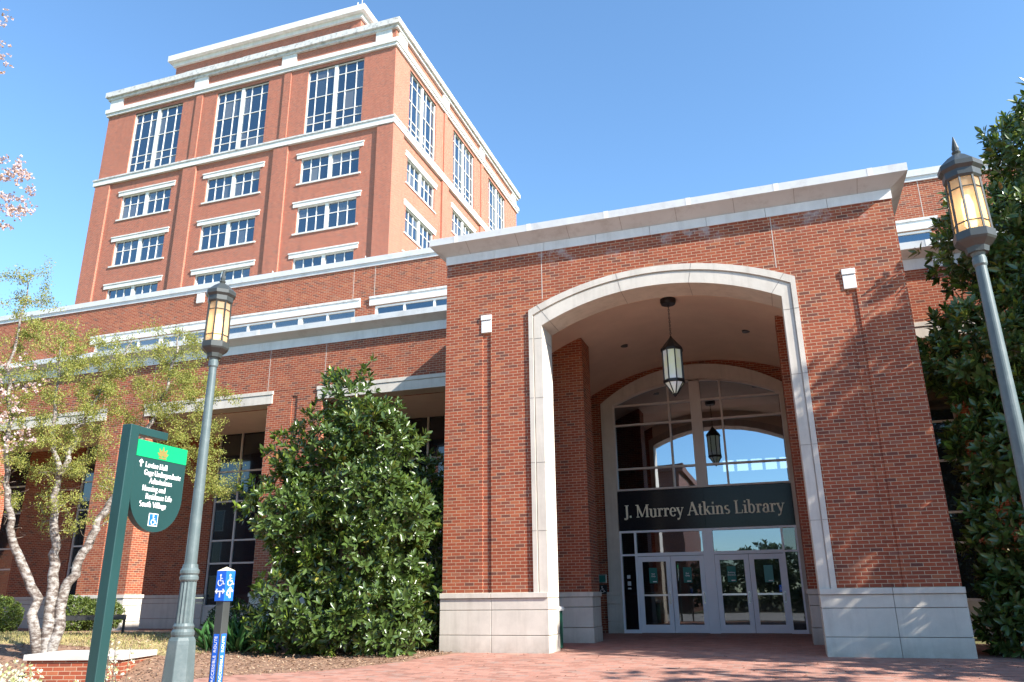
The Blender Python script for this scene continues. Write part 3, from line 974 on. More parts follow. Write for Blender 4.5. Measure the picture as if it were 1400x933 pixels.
k = MB(); k.box(6.63, 6.71, D - .0495, D - .047, 1.10, 1.28); sk = k.build('blue_sticker', M['blue'], pav)
k = MB()
isa_symbol(k, lambda u, v, w_: (u, D - .0496 - w_, v), 6.635, 1.15, .075, .001); k.build('sticker_symbol', M['signwhite'], sk)
k = MB()
k.box(2.36, 2.46, D - .0055, D - .004, 1.52, 1.62); k.box(2.37, 2.47, D - .0055, D - .004, 1.32, 1.44); k.box(2.37, 2.47, D - .0055, D - .004, 1.22, 1.26)
k.build('window_sticker', M['coping'], lf)
# lobby behind the glass
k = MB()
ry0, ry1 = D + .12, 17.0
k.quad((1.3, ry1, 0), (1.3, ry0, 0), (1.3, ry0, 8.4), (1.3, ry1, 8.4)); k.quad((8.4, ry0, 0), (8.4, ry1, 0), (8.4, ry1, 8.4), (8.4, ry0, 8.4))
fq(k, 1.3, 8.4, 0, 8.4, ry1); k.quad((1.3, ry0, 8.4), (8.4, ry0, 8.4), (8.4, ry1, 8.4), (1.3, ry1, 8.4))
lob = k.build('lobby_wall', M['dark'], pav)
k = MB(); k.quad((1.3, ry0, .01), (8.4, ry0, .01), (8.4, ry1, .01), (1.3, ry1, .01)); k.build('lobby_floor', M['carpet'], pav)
k = MB()
for i in range(6):
    k.quad((4.9 + i * .55, ry1 - .01, 5.75), (5.33 + i * .55, ry1 - .01, 5.75), (5.33 + i * .55, ry1 - .01, 6.2), (4.9 + i * .55, ry1 - .01, 6.2))
k.build('far_window', M['daylit'], lob)

# wall plates by the doors, the bin, the lantern
pl = thing('access_panel', 'small grey and white door opener plates on brick beside the doors', 'wall panel', (1.62, D - .01, 1.3))
k = MB(); k.box(1.49, 1.745, D - .05, D - .003, 1.40, 1.66); k.build('screen_box', M['steel'], pl, bevel=.01)
k = MB(); k.box(1.52, 1.715, D - .054, D - .0505, 1.43, 1.63); k.build('screen', M['teal'], pl)
k = MB(); k.box(1.50, 1.74, D - .04, D - .003, 1.10, 1.36); pp = k.build('push_plate', M['black'], pl, bevel=.008)
k = MB(); isa_symbol(k, lambda u, v, w_: (u, D - .041 - w_, v), 1.52, 1.13, .19, .002); k.build('symbol', M['signwhite'], pp)
bn = thing('litter_bin', 'dark green slatted litter bin with white lid behind the left arch pier', 'bin', (2.0, 1.25, 0))
k = MB()
bx, by = 1.98, 1.22
for i in range(20):
    a = i * 2 * math.pi / 20
    k.obox((bx + .26 * math.cos(a), by + .26 * math.sin(a), .40), (.012 * math.cos(a), .012 * math.sin(a), 0), (-.05 * math.sin(a), .05 * math.cos(a), 0), (0, 0, .74))
k.lathe(bx, by, [(.268, .05), (.268, .09)], 20); k.lathe(bx, by, [(.268, .68), (.268, .72)], 20)
k.build('slat_body', M['bin'], bn)
k = MB(); k.lathe(bx, by, [(.24, .03), (.24, .74)], 20); k.build('liner', M['black'], bn)
k = MB(); k.lathe(bx, by, [(.30, .77), (.31, .80), (.30, .85), (.2, .87)], 24); k.build('lid', M['white'], bn)

HLx, HLy = 4.83, 2.55
hl = thing('hanging_lantern', 'tall black and milky glass octagonal lantern hanging under the porch vault', 'lantern', (HLx, HLy, 5.55))
k = MB(); k.lathe(HLx, HLy, [(.17, 7.87), (.19, 7.93), (.19, 8.005)], 20); k.build('ceiling_canopy', M['black'], hl)
k = MB()
zz = 7.02
i = 0
while zz < 7.88:
    a = (i % 2) * math.pi / 2
    pts = [(HLx + .018 * math.cos(q) * math.cos(a), HLy + .018 * math.cos(q) * math.sin(a), zz + .032 * math.sin(q)) for q in np.linspace(0, 2 * math.pi, 9)]
    k.tube(pts, .006, 5, False); zz += .05; i += 1
k.build('chain', M['black'], hl)
r8 = math.pi / 8
k = MB(); k.lathe(HLx, HLy, [(.275, 6.66), (.275, 6.71), (.04, 7.0), (.02, 7.04)], 8, r8); k.build('roof_cap', M['black'], hl)
k = MB()
k.lathe(HLx, HLy, [(.245, 5.86), (.265, 5.87), (.265, 5.93), (.245, 5.94)], 8, r8)
for q in range(8):
    a = r8 + q * math.pi / 4
    k.tube([(HLx + .237 * math.cos(a), HLy + .237 * math.sin(a), 5.93), (HLx + .237 * math.cos(a), HLy + .237 * math.sin(a), 6.68)], .02, 4)
    k.tube([(HLx + .235 * math.cos(a), HLy + .235 * math.sin(a), 5.87), (HLx + .05 * math.cos(a), HLy + .05 * math.sin(a), 5.60)], .015, 4)
k.lathe(HLx, HLy, [(.01, 5.53), (.055, 5.58), (.05, 5.61)], 8, r8)
k.build('lantern_frame', M['black'], hl)
k = MB(); k.lathe(HLx, HLy, [(.045, 5.60), (.228, 5.87), (.232, 5.93), (.232, 6.67)], 8, r8); k.build('glass', M['milk'], hl)

# ------------------------------------------------------------------ low library block (both wings)
blk = thing('library_block', 'long low brick library block with colonnade and white cornice behind the entrance', 'building', (-6, 8.0, 0))
YW = 4.17; YU = 8.4
PITCH = 6.54
LP = [-0.32 - PITCH * i for i in range(4)]          # left pier centres: -0.32 (hidden), -6.86, -13.4, -19.94
RP = [9.4, 15.94]                              # right piers
FZ = 8.58
def wing_front(xa, xb, piers):
    k = MB()
    edges = [xa]
    for p in sorted(piers):
        if p - .97 > xa and p + .97 < xb:
            edges += [p - .97, p + .97]
    edges.append(xb)
    fq(k, xa, xb, 7.20, FZ + .03, YW)
    k.quad((xa, YW + .55, 6.8), (xb, YW + .55, 6.8), (xb, YW + .55, 7.3), (xa, YW + .55, 7.3)) 
    o = k.build('brick_band', M['brick_wing'], blk, uv=True)
    for p in piers:
        k = MB()
        x0, x1 = p - .97, p + .97
        groove_pier(k, x0, x1, .9, 7.21, YW, p - .10, p + .10, 7.0, .032)
        k.quad((x0, YW + .7, .9), (x0, YW, .9), (x0, YW, 7.21), (x0, YW + .7, 7.21))
        k.quad((x1, YW, .9), (x1, YW + .7, .9), (x1, YW + .7, 7.21), (x1, YW, 7.21))
        k.quad((x1, YW + .7, .9), (x0, YW + .7, .9), (x0, YW + .7, 7.21), (x1, YW + .7, 7.21))
        pr = k.build('pier', M['brick_wing'], blk, uv=True)
        k = MB()
        for z0, z1, o_ in ((-.1, .45, .035), (.462, .92, .03), (.932, 1.13, .03), (1.14, 1.245, .06)):
            k.box(x0 - o_, x1 + o_, YW - o_, YW + .7 + o_, z0, z1)
        k.build('stone_base', M['stone'], pr, bevel=.006)
    # lintels between piers
    ps = sorted(piers)
    spans = [(a + .80, b - .80) for a, b in zip(ps[:-1], ps[1:])]
    if ps[0] - .8 > xa: spans.append((xa, ps[0] - .80))
    if ps[-1] + .8 < xb: spans.append((ps[-1] + .80, xb))
    for a, b in spans:
        k = MB(); k.box(a, b, YW - .03, YW + .58, 6.82, 7.10); k.box(a - .02, b + .02, YW - .05, YW + .02, 7.108, 7.22)
        k.build('lintel', M['stone'], blk, bevel=.006)
    # fascia, eave
    k = MB()
    n = max(2, int((xb - xa) / 1.9)); xs = np.linspace(xa, xb, n + 1)
    for a, b in zip(xs[:-1], xs[1:]): k.box(a + .004, b - .004, YW - .022, YW + .06, FZ, 8.86)
    k.build('fascia', M['white'], blk)
    k = MB()
    z0 = 8.86
    prof = [(YW, z0), (YW - .33, z0 + .16), (YW - .33, z0 + .34), (YU + .2, z0 + .40), (YU + .2, z0)]
    k.prism([(a, b) for a, b in prof], lambda u, v: (xa, u, v), lambda u, v: (xb, u, v))
    e = k.build('eave', M['coping'], blk)
    for x in np.arange(xa + 1.3, xb, 3.4):
        k = MB(); k.box(x - .06, x + .06, YW - .335, YW - .32, z0 + .165, z0 + .345); k.build('coping_seam', M['white'], e)
    # colonnade ceiling
    k = MB(); k.quad((xa, YW + .02, 7.0), (xa, YU, 7.0), (xb, YU, 7.0), (xb, YW + .02, 7.0)); k.build('arcade_ceiling', M['soffit'], blk)
    return
wing_front(-26.5, -0.02, LP)
wing_front(W + .02, 26.0, RP)
for jx in (-5.85, -7.87, -12.4, -14.4, 12.2):
    k = MB(); k.box(jx - .009, jx + .009, YW - .003, YW + .02, 7.22, FZ); k.build('control_joint', M['sealant'], blk)
# back wall of the colonnade with glazing bays
def back_wall(xa, xb, piers, bays=None):
    bays = bays or [(p - 4.32 - 1.82, p - 4.32 + 1.82) for p in piers if xa < p - 4.32 - 1.82 and p - 4.32 + 1.82 < xb]
    e = [xa]
    for a, b in sorted(bays): e += [a, b]
    e.append(xb)
    for a, b in zip(e[0::2], e[1::2]):
        k = MB()
        fq(k, a, b, 1.2, 7.05, YU)
        k.quad((a, YU, 1.2), (a, YU + .2, 1.2), (a, YU + .2, 7.05), (a, YU, 7.05)); k.quad((b, YU + .2, 1.2), (b, YU, 1.2), (b, YU, 7.05), (b, YU + .2, 7.05))
        bw_ = k.build('back_wall', M['brick_wing'], blk, uv=True)
        s = MB()
        for z0, z1, o in ((0, .43, .03), (.442, .95, .03), (.962, 1.12, .03), (1.13, 1.24, .055)): s.box(a - o, b + o, YU - o, YU + .1, z0, z1)
        s.build('stone_base', M['stone'], bw_, bevel=.005)
    for a, b in bays:
        f = MB(); y0, y1 = YU + .06, YU + .15
        s2 = MB(); s2.box(a + .001, b - .001, YU + .02, YU + .2, 0, .82); s2.build('window_plinth', M['stone'], blk)
        for x in (a + .035, a + 1.0, (a + b) / 2 + .3, b - .035): f.box(x - .035, x + .035, y0, y1, .82, 7.05)
        for z in (.85, 2.30, 3.10, 4.5, 5.6): f.box(a, b, y0 + .01, y1, z - .03, z + .03)
        fo = f.build('window', M['frame'], blk)
        g = MB(); fq(g, a, b, .82, 7.05, YU + .11); g.build('pane', M['glass_d'], fo)
back_wall(-26.5, -0.02, LP)
back_wall(W + .02, 26.0, [], [(9.78, 11.85), (16.3, 19.9)])
# upper storey wall with ribbon windows
def upper(xa, xb, wins):
    k = MB()
    z0, zt, zb, zw = 8.9, 13.06, 10.2, 11.42
    e = [xa]
    for a, b in wins: e += [a + .22, b - .22]
    e.append(xb)
    fq(k, xa, xb, z0, zb, YU); fq(k, xa, xb, zw, zt, YU)
    for a, b in zip(e[0::2], e[1::2]):
        fq(k, a, b, zb, zw, YU)
        k.quad((b, YU, zb), (b, YU + .25, zb), (b, YU + .25, zw), (b, YU, zw)); k.quad((a, YU + .25, zb), (a, YU, zb), (a, YU, zw), (a, YU + .25, zw))
    k.build('upper_wall', M['brick_wing'], blk, uv=True)
    k = MB(); k.box(xa, xb, YU - .05, YU + .3, zt, 13.20); k.box(xa, xb, YU - .10, YU + .35, 13.204, 13.42)
    k.build('parapet', M['coping'], blk)
    for a, b in wins:
        f = MB()
        y0, y1 = YU + .02, YU + .12
        a2, b2 = a + .22, b - .22
        n = max(2, int(round((b2 - a2) / 1.1)))
        f.box(a2, b2, y0, y1, 11.36, 11.42); f.box(a2, b2, y0, y1, zb, zb + .07); f.box(a2, b2, y0 + .01, y1, 11.05, 11.10)
        for i in range(n + 1):
            x = a2 + (b2 - a2) * i / n; ww = .09 if i % 3 == 0 else .04
            f.box(max(a2, x - ww), min(b2, x + ww), y0 + .004, y1, zb, 11.42)
        fo = f.build('ribbon_window', M['winframe'], blk)
        g = MB(); fq(g, a2, b2, zb, 11.42, YU + .08); g.build('pane', M['glass_t'], fo)
        l = MB(); l.box(a, b, YU - .05, YU + .06, 11.45, 11.72); l.build('lintel', M['white'], fo, bevel=.006)
        l = MB(); l.box(a, b, YU - .08, YU + .06, 11.724, 11.80); l.build('lintel_cap', M['dirtywhite'], fo)
upper(-26.5, 26.0, [(-20.2, -13.95), (-13.66, -7.22), (-6.82, -0.35), (5.9, 12.35), (13.4, 19.0)])
for jx in (-6.65, -7.56, 12.0):
    k = MB(); k.box(jx - .01, jx + .01, YU - .003, YU + .02, 11.82, 13.05); k.build('control_joint', M['sealant'], blk)
k = MB(); k.box(-14.85, -14.48, YU - .06, YU - .002, 12.62, 13.03); k.build('vent_box', M['white'], blk, bevel=.01)
# body and roof of the block
k = MB()
k.quad((-26.5, 24, 0), (-26.5, YW, 0), (-26.5, YW, FZ), (-26.5, 24, FZ)); k.quad((26, YW, 0), (26, 24, 0), (26, 24, FZ), (26, YW, FZ))
k.quad((-26.5, 24, FZ), (-26.5, YU, FZ), (-26.5, YU, 13.1), (-26.5, 24, 13.1)); k.quad((26, YU, FZ), (26, 24, FZ), (26, 24, 13.1), (26, YU, 13.1))
k.build('end_wall', M['brick_wing'], blk, uv=True)
k = MB(); k.quad((-26.5, YU + .1, 13.1), (26, YU + .1, 13.1), (26, 24, 13.1), (-26.5, 24, 13.1)); k.build('flat_roof', M['coping'], blk)
for x in (-15.1, -11.4, -7.2, -5.0):
    k = MB(); k.tube([(x, YU + .15, 13.4), (x, YU + .15, 13.62)], .02, 5); k.build('roof_rod', M['coping'], blk)

# ------------------------------------------------------------------ tower
X0, X1, Y0, Y1 = -43.25, -16.27, 27.0, 55.2
tw = thing('library_tower', 'tall square orange brick tower with white bands and tall top windows', 'building', ((X0 + X1) / 2, (Y0 + Y1) / 2, 0))
BX = [-37.95, -29.72, -21.30]          # front bay centres
BY = [31.9, 40.42, 49.1]               # side bay centres
WW = 4.86                               # window width
ZT0, ZT1 = 34.02, 39.62
LOW = [(29.82 - 4.03 * i, 31.92 - 4.03 * i) for i in range(6)]
def tower_face(fr, u0, u1, centres, name):
    """fr(u, w, z): u along, w outward"""
    k = MB()
    def face(a, b, z0, z1, w=0.0):
        k.quad(fr(a, w, z0), fr(b, w, z0), fr(b, w, z1), fr(a, w, z1))
    ops = [(c - WW / 2, c + WW / 2) for c in centres]
    zc = [6.0]
    rows = [(z0, z1) for z0, z1 in LOW][::-1] + [(ZT0, ZT1)]
    z = 6.0
    for z0, z1 in rows:
        face(u0, u1, z, z0)
        cur = u0
        for a, b in ops:
            face(cur, a, z0, z1)
            k.quad(fr(a, 0, z0), fr(a, -.3, z0), fr(a, -.3, z1), fr(a, 0, z1)); k.quad(fr(b, -.3, z0), fr(b, 0, z0), fr(b, 0, z1), fr(b, -.3, z1))
            cur = b
        face(cur, u1, z0, z1)
        z = z1
    face(u0, u1, z, 41.5)
    # pilasters between the bays, corner piers
    def bx(a, b, w0, w1, z0, z1):
        p = [fr(a, w0, z0), fr(b, w0, z0), fr(b, w1, z0), fr(a, w1, z0), fr(a, w0, z1), fr(b, w0, z1), fr(b, w1, z1), fr(a, w1, z1)]
        k.add(p, [(0, 3, 2, 1), (4, 5, 6, 7), (0, 1, 5, 4), (1, 2, 6, 5), (2, 3, 7, 6), (3, 0, 4, 7)])
    for c0, c1 in zip(centres[:-1], centres[1:]):
        cc = (c0 + c1) / 2
        bx(cc - .62, cc + .62, -.1, .16, 6, 33.2); bx(cc - .30, cc + .30, -.1, .10, 33.7, 39.9)
    bx(u0, u0 + 1.5, -.1, .16, 6, 33.2); bx(u1 - 1.15, u1 + .0, -.1, .16, 6, 33.2)
    k.build('brick_wall', M['brick_tower'], tw, uv=True)
    return
front = lambda u, w_, z: (u, Y0 - w_, z)
side = lambda u, w_, z: (X1 + w_, u, z)
tower_face(front, X0, X1, BX, 'front')
tower_face(side, Y0, Y1, BY, 'side')
k = MB()
k.quad((X0, Y1, 6), (X0, Y0, 6), (X0, Y0, 41.5), (X0, Y1, 41.5)); k.quad((X1, Y1, 6), (X0, Y1, 6), (X0, Y1, 41.5), (X1, Y1, 41.5))
k.build('rear_wall', M['brick_tower'], tw, uv=True)
k = MB(); k.box(X1 - .02, X1 + .158, Y0 - .158, Y0 + .02, 6, 33.2); k.build('corner_pier', M['brick_tower'], tw, uv=True)
def ringband(k, o, z0, z1, inset=0.4):
    a = (X0 - o, X1 + o, Y0 - o, Y1 + o); b = (X0 + inset, X1 - inset, Y0 + inset, Y1 - inset)
    k.box(a[0], a[1], a[2], b[2], z0, z1); k.box(a[0], a[1], b[3], a[3], z0, z1)
    k.box(a[0], b[0], b[2], b[3], z0, z1); k.box(b[1], a[1], b[2], b[3], z0, z1)
k = MB(); ringband(k, .22, 33.26, 33.70); k.build('middle_band', M['white'], tw)
k = MB(); ringband(k, .28, 33.70, 33.84); k.build('band_ledge', M['dirtywhite'], tw)
k = MB(); ringband(k, .16, 39.94, 40.20); ringband(k, .25, 40.20, 40.56); k.build('upper_band', M['white'], tw)
k = MB(); ringband(k, .20, 41.50, 41.75); ringband(k, .38, 41.752, 42.22, 1.2); k.build('cornice', M['dirtywhite'], tw)
ps = [X0 + .7] + [(a + b) / 2 for a, b in zip(BX[:-1], BX[1:])] + [X1 - 1.0]
for p in ps:
    k = MB(); k.box(p - .65, p + .65, Y0 - .12, Y0 + .1, 40.60, 41.50); k.build('white_panel', M['white'], tw)
ps = [Y0 + 1.0] + [(a + b) / 2 for a, b in zip(BY[:-1], BY[1:])] + [Y1 - 1.0]
for p in ps:
    k = MB(); k.box(X1 - .1, X1 + .12, p - .65, p + .65, 40.60, 41.50); k.build('white_panel', M['white'], tw)
# windows: prototypes at the first front bay, then copies
def window_proto(c, z0, z1, tall):
    k = MB()
    y0, y1 = Y0 + .10, Y0 + .24
    a, b = c - WW / 2, c + WW / 2
    k.box(a, a + .07, y0, y1, z0, z1); k.box(b - .07, b, y0, y1, z0, z1)
    k.box(c - .13, c + .13, y0 - .03, y1, z0, z1)
    k.box(a + .07, b - .07, y0 + .004, y1, z0, z0 + .07); k.box(a + .07, b - .07, y0 + .004, y1, z1 - .07, z1)
    for s in (-1, 1):
        for q in (.32, .68) if not tall else (.28, .72):
            x = c + s * (.22 + (WW / 2 - .34) * q)
            k.box(x - .026, x + .026, y0 + .04, y1, z0 + .10, z1 - .10)
    hs = ([.15, .27, .56, .84] if tall else [.60])
    for h in hs:
        z = z0 + (z1 - z0) * h
        k.box(a + .12, c - .13, y0 + .044, y1, z - .026, z + .026); k.box(c + .13, b - .12, y0 + .044, y1, z - .026, z + .026)
    o = k.build('window', M['winframe'], tw)
    g = MB()
    cols = [a, c]
    for s in (-1, 1):
        for q in (.32, .68) if not tall else (.28, .72): cols.append(c + s * (.22 + (WW / 2 - .34) * q))
    cols = sorted(cols + [b]); zs_ = [z0] + [z0 + (z1 - z0) * h for h in hs] + [z1]
    for u0, u1 in zip(cols[:-1], cols[1:]):
        for v0, v1 in zip(zs_[:-1], zs_[1:]):
            e = rng.uniform(-.006, .006, 2)
            g.quad((u0, Y0 + .19 + e[0], v0), (u1, Y0 + .19 - e[0], v0), (u1, Y0 + .19 - e[0] + e[1], v1), (u0, Y0 + .19 + e[0] + e[1], v1))
    pn = g.build('pane', M['glass_t'], o)
    subs = [pn]
    if not tall:
        l = MB(); l.box(a - .33, b + .33, Y0 - .06, Y0 + .12, z1, z1 + .32); l.box(a - .38, b + .38, Y0 - .10, Y0 + .1, z1 + .322, z1 + .42)
        subs.append(l.build('lintel', M['white'], o))
        l = MB(); l.box(a - .22, b + .22, Y0 - .08, Y0 + .12, z0 - .12, z0); subs.append(l.build('sill', M['white'], o))
    return o, subs
TO = origin(tw)
def place_windows(z0, z1, tall, dzs):
    o, subs = window_proto(BX[0], z0, z1, tall)
    first = True
    for side_ in (0, 1):
        for j, c in enumerate(BX if side_ == 0 else BY):
            for dz in dzs:
                if first: first = False; continue
                n = o.copy(); col.objects.link(n); n.parent = tw
                if side_ == 0:
                    n.location = (c - BX[0], 0, dz)
                else:
                    # rotate the front prototype by +90 degrees about z, onto the x = X1 face
                    R_ = Matrix.Rotation(rad(90), 4, 'Z')
                    p0 = Vector((BX[0], Y0, 0)) - TO; tgt = Vector((X1, c, dz)) - TO
                    n.rotation_euler = (0, 0, rad(90)); n.location = tgt - (R_ @ p0)
                for s in subs:
                    q = s.copy(); col.objects.link(q); q.parent = n
place_windows(ZT0, ZT1, True, [0])
place_windows(LOW[0][0], LOW[0][1], False, [0, -4.03, -8.06, -12.09])
# penthouse and roof
k = MB(); k.quad((X0, Y0, 42.0), (X1, Y0, 42.0), (X1, Y1, 42.0), (X0, Y1, 42.0)); k.build('flat_roof', M['coping'], tw)
PX0, PX1, PY0, PY1 = -39.3, -20.9, 29.5, 51.0
k = MB(); k.box(PX0, PX1, PY0, PY1, 41.9, 45.75); pb = k.build('penthouse', M['brick_tower'], tw, uv=True)
k = MB(); k.box(PX0 - .2, PX1 + .2, PY0 - .2, PY1 + .2, 45.75, 46.15); k.box(PX0 - .55, PX1 + .55, PY0 - .55, PY1 + .55, 46.152, 46.72); k.build('penthouse_cornice', M['white'], pb)
for c in (-36.2, -30.1, -24.0):
    k = MB(); k.box(c - 2.0, c + 2.0, PY0 - .10, PY0 + .05, 44.2, 44.95); k.build('penthouse_panel', M['white'], pb)
for x in np.arange(X0 + 1.5, X1, 4.1):
    k = MB(); k.tube([(x, Y0 + .2, 42.3), (x, Y0 + .2, 42.75)], .05, 5); k.build('roof_rod', M['coping'], tw)
k = MB(); k.tube([(-21.6, 30, 46.7), (-21.6, 30, 48.0)], .06, 6); k.tube([(-21.2, 30, 46.7), (-21.2, 30, 48.2)], .04, 6); k.box(-21.8, -21.4, 29.9, 30.1, 47.3, 47.6)
k.build('antenna', M['coping'], tw)

# ------------------------------------------------------------------ street lamps
def make_lamp(x, y, label):
    zg = float(hgt(x, y))
    o = thing('street_lamp', label, 'street lamp', (x, y, zg), 'lantern street lamps by the walk')
    k = MB()
    k.lathe(x, y, [(.19, zg - .1), (.19, zg + .50), (.178, zg + .54), (.155, zg + .98), (.15, zg + 1.02), (.135, zg + 1.05), (.12, zg + 1.06)], 8, r8)
    k.build('base', M['lampmetal'], o, bevel=.006)
    k = MB()
    k.lathe(x, y, [(.115, zg + 1.05), (.125, zg + 1.08), (.125, zg + 1.11), (.108, zg + 1.14), (.115, zg + 1.17), (.10, zg + 1.2)], 24)
    n = 28
    vs = []; fs = []
    for i, z in enumerate((zg + 1.19, zg + 1.66)):
        for q in range(n):
            rr = (.097 if i == 0 else .088) - (.010 if q % 2 else 0); a = q * 2 * math.pi / n
            vs.append((x + rr * math.cos(a), y + rr * math.sin(a), z))
    for q in range(n): fs.append((q, (q + 1) % n, (q + 1) % n + n, q + n))
    k.add(vs, fs)
    k.lathe(x, y, [(.09, zg + 1.65), (.104, zg + 1.67), (.104, zg + 1.70), (.093, zg + 1.72), (.106, zg + 1.74), (.106, zg + 1.77), (.088, zg + 1.80), (.082, zg + 1.84)], 24)
    k.build('shaft_foot', M['lampmetal'], o)
    k = MB()
    k.lathe(x, y, [(.070, zg + 1.80), (.046, zg + 4.20), (.058, zg + 4.22), (.058, zg + 4.28), (.050, zg + 4.30), (.066, zg + 4.34), (.086, zg + 4.38)], 24)
    k.build('pole', M['lampmetal'], o, smooth=False)
    zb = zg + 4.33
    R8 = .80
    k = MB(); k.lathe(x, y, [(.09, zb), (.10, zb + .05), (.16, zb + .10), (.172, zb + .12), (.172, zb + .19), (.152, zb + .20)], 8, r8); k.build('lantern_base', M['lampdark'], o)
    k = MB()
    for q in range(8):
        a = r8 + q * math.pi / 4
        c, s = math.cos(a), math.sin(a)
        k.tube([(x + .148 * c, y + .148 * s, zb + .19), (x + .138 * c, y + .138 * s, zb + .73)], .011, 4)
    for z, r in ((zb + .28, .146), (zb + .62, .141)):
        for q in range(8):
            a = r8 + q * math.pi / 4; b = a + math.pi / 4
            k.tube([(x + r * math.cos(a), y + r * math.sin(a), z), (x + r * math.cos(b), y + r * math.sin(b), z)], .007, 4)
    k.build('lantern_frame', M['lampdark'], o)
    k = MB(); k.lathe(x, y, [(.142, zb + .195), (.133, zb + .725)], 8, r8); k.build('glass', M['amber'], o)
    k = MB(); k.lathe(x, y, [(.02, zb + .22), (.05, zb + .28), (.055, zb + .48), (.03, zb + .58)], 12); k.build('bulb', M['bulb'], o)
    k = MB()
    k.lathe(x, y, [(.145, zb + .72), (.16, zb + .74), (.16, zb + .80), (.188, zb + .83), (.188, zb + .875), (.10, zb + .96), (.045, zb + 1.0), (.028, zb + 1.01)], 8, r8)
    k.lathe(x, y, [(.026, zb + 1.0), (.04, zb + 1.03), (.028, zb + 1.05), (.032, zb + 1.07), (.004, zb + 1.20)], 10)
    k.build('roof', M['lampdark'], o)
    return o
make_lamp(0.36, -8.04, 'grey lamp post with lit amber lantern standing beside the green direction sign')
make_lamp(8.80, -8.30, 'grey lamp post with lit amber lantern in front of the right magnolia')

# ------------------------------------------------------------------ direction sign
SX, SY = 1.57, -10.33
zg = float(hgt(SX, SY))
sgn = thing('direction_sign', 'dark green campus direction sign on square post with rounded hanging panel', 'sign', (SX, SY - .08, zg))
k = MB(); k.box(SX - .05, SX + .05, SY - .115, SY - .015, zg - .1, 2.555); k.build('post', M['green'], sgn, bevel=.006)
k = MB(); k.box(SX - .04, SX + .04, SY - .015, SY + .34, 2.485, 2.554); k.build('top_arm', M['green'], sgn, bevel=.004)
k = MB()
PB = SY + .0; PE = SY + .62
zc_ = 1.665 + .31
out = [(PB, 2.445), (PB, zc_)] + [((PB + PE) / 2 + .31 * math.cos(a), zc_ + .31 * math.sin(a)) for a in np.linspace(math.pi, 2 * math.pi, 25)[1:-1]] + [(PE, zc_), (PE, 2.445)]
k.prism(out, lambda u, v: (SX + .03, u, v), lambda u, v: (SX - .03, u, v))
pn = k.build('panel', M['green'], sgn)
k = MB(); k.box(SX + .0305, SX + .034, PB + .002, PE - .002, 2.30, 2.443); gb = k.build('green_band', M['bright_green'], pn)
F = lambda u, v, w_: (SX + .034 + w_, u, v)
k = MB()
cy_, cz_ = (PB + PE) / 2 + .0, 2.325
for a in (-62, -33, 0, 33, 62):
    d = rad(90 - a); l = .095 if a == 0 else (.09 if abs(a) < 40 else .075)
    ribbon(k, F, [(cy_ + .012 * math.cos(d), cz_ + .012 * math.sin(d)), (cy_ + l * .6 * math.cos(d), cz_ + l * .6 * math.sin(d)), (cy_ + l * math.cos(d), cz_ + l * math.sin(d))], [.012, .03, .004], .002, .0002 * (abs(a) // 30))
ribbon(k, F, [(cy_ - .045, cz_ - .008), (cy_ + .045, cz_ - .008)], .014, .002, .0009)
k.build('emblem', M['crown'], pn)
F2 = lambda u, v, w_: (SX + .031 + w_, u, v)
k = MB()
lines = [('Levine Hall', .12, 2.215, .27), ('Gage Undergraduate', .12, 2.148, .45), ('Admissions', .19, 2.080, .28), ('Housing and', .12, 2.012, .28), ('Residence Life', .17, 1.944, .32), ('South Village', .11, 1.875, .32)]
for s, u, v, wd in lines:
    serif_text(k, F2, s, PB + u, v, .066, depth=.002, bold=1.25, width=wd)
arrow(k, F2, PB + .07, 2.212, 0, 1, .058, .015)
k.build('lettering', M['signwhite'], pn)
k = MB(); k.box(SX + .0305, SX + .033, PB + .24, PB + .35, 1.715, 1.825); wb = k.build('access_square', M['signwhite'], pn, bevel=.001)
k = MB(); k.box(SX + .0332, SX + .0345, PB + .247, PB + .343, 1.722, 1.818); k.build('access_blue', M['blue'], wb)
k = MB(); isa_symbol(k, lambda u, v, w_: (SX + .0346 + w_, u, v), PB + .258, 1.727, .085, .001); k.build('access_symbol', M['signwhite'], wb)

# ------------------------------------------------------------------ accessible route marker
MX, MY = 2.22, -9.76
zg = float(hgt(MX, MY))
mk = thing('route_marker', 'short black post with blue wheelchair sign head marking the accessible route', 'sign', (MX, MY, zg))
ang = math.atan2(-15.65 - MY, 6.86 - MX) + rad(2)          # edge towards the walk
e1 = Vector((math.cos(ang - rad(45)), math.sin(ang - rad(45)), 0)); e2 = Vector((math.cos(ang + rad(45)), math.sin(ang + rad(45)), 0))
C0 = Vector((MX, MY, 0))
k = MB(); k.obox(C0 + Vector((0, 0, (zg - .1 + 1.10) / 2)), e1 * .082, e2 * .082, (0, 0, 1.10 - zg + .1)); k.build('post', M['lampdark'], mk, bevel=.004)
k = MB(); k.obox(C0 + Vector((0, 0, 1.205)), e1 * .108, e2 * .108, (0, 0, .25)); hd = k.build('sign_head', M['blue'], mk, bevel=.003)
k = MB()
q = [C0 + e1 * a * .054 + e2 * b * .054 + Vector((0, 0, 1.331)) for a, b in ((-1, -1), (1, -1), (1, 1), (-1, 1))]
k.add(q + [C0 + Vector((0, 0, 1.365))], [(0, 1, 4), (1, 2, 4), (2, 3, 4), (3, 0, 4)]); k.build('cap', M['cream'], mk)
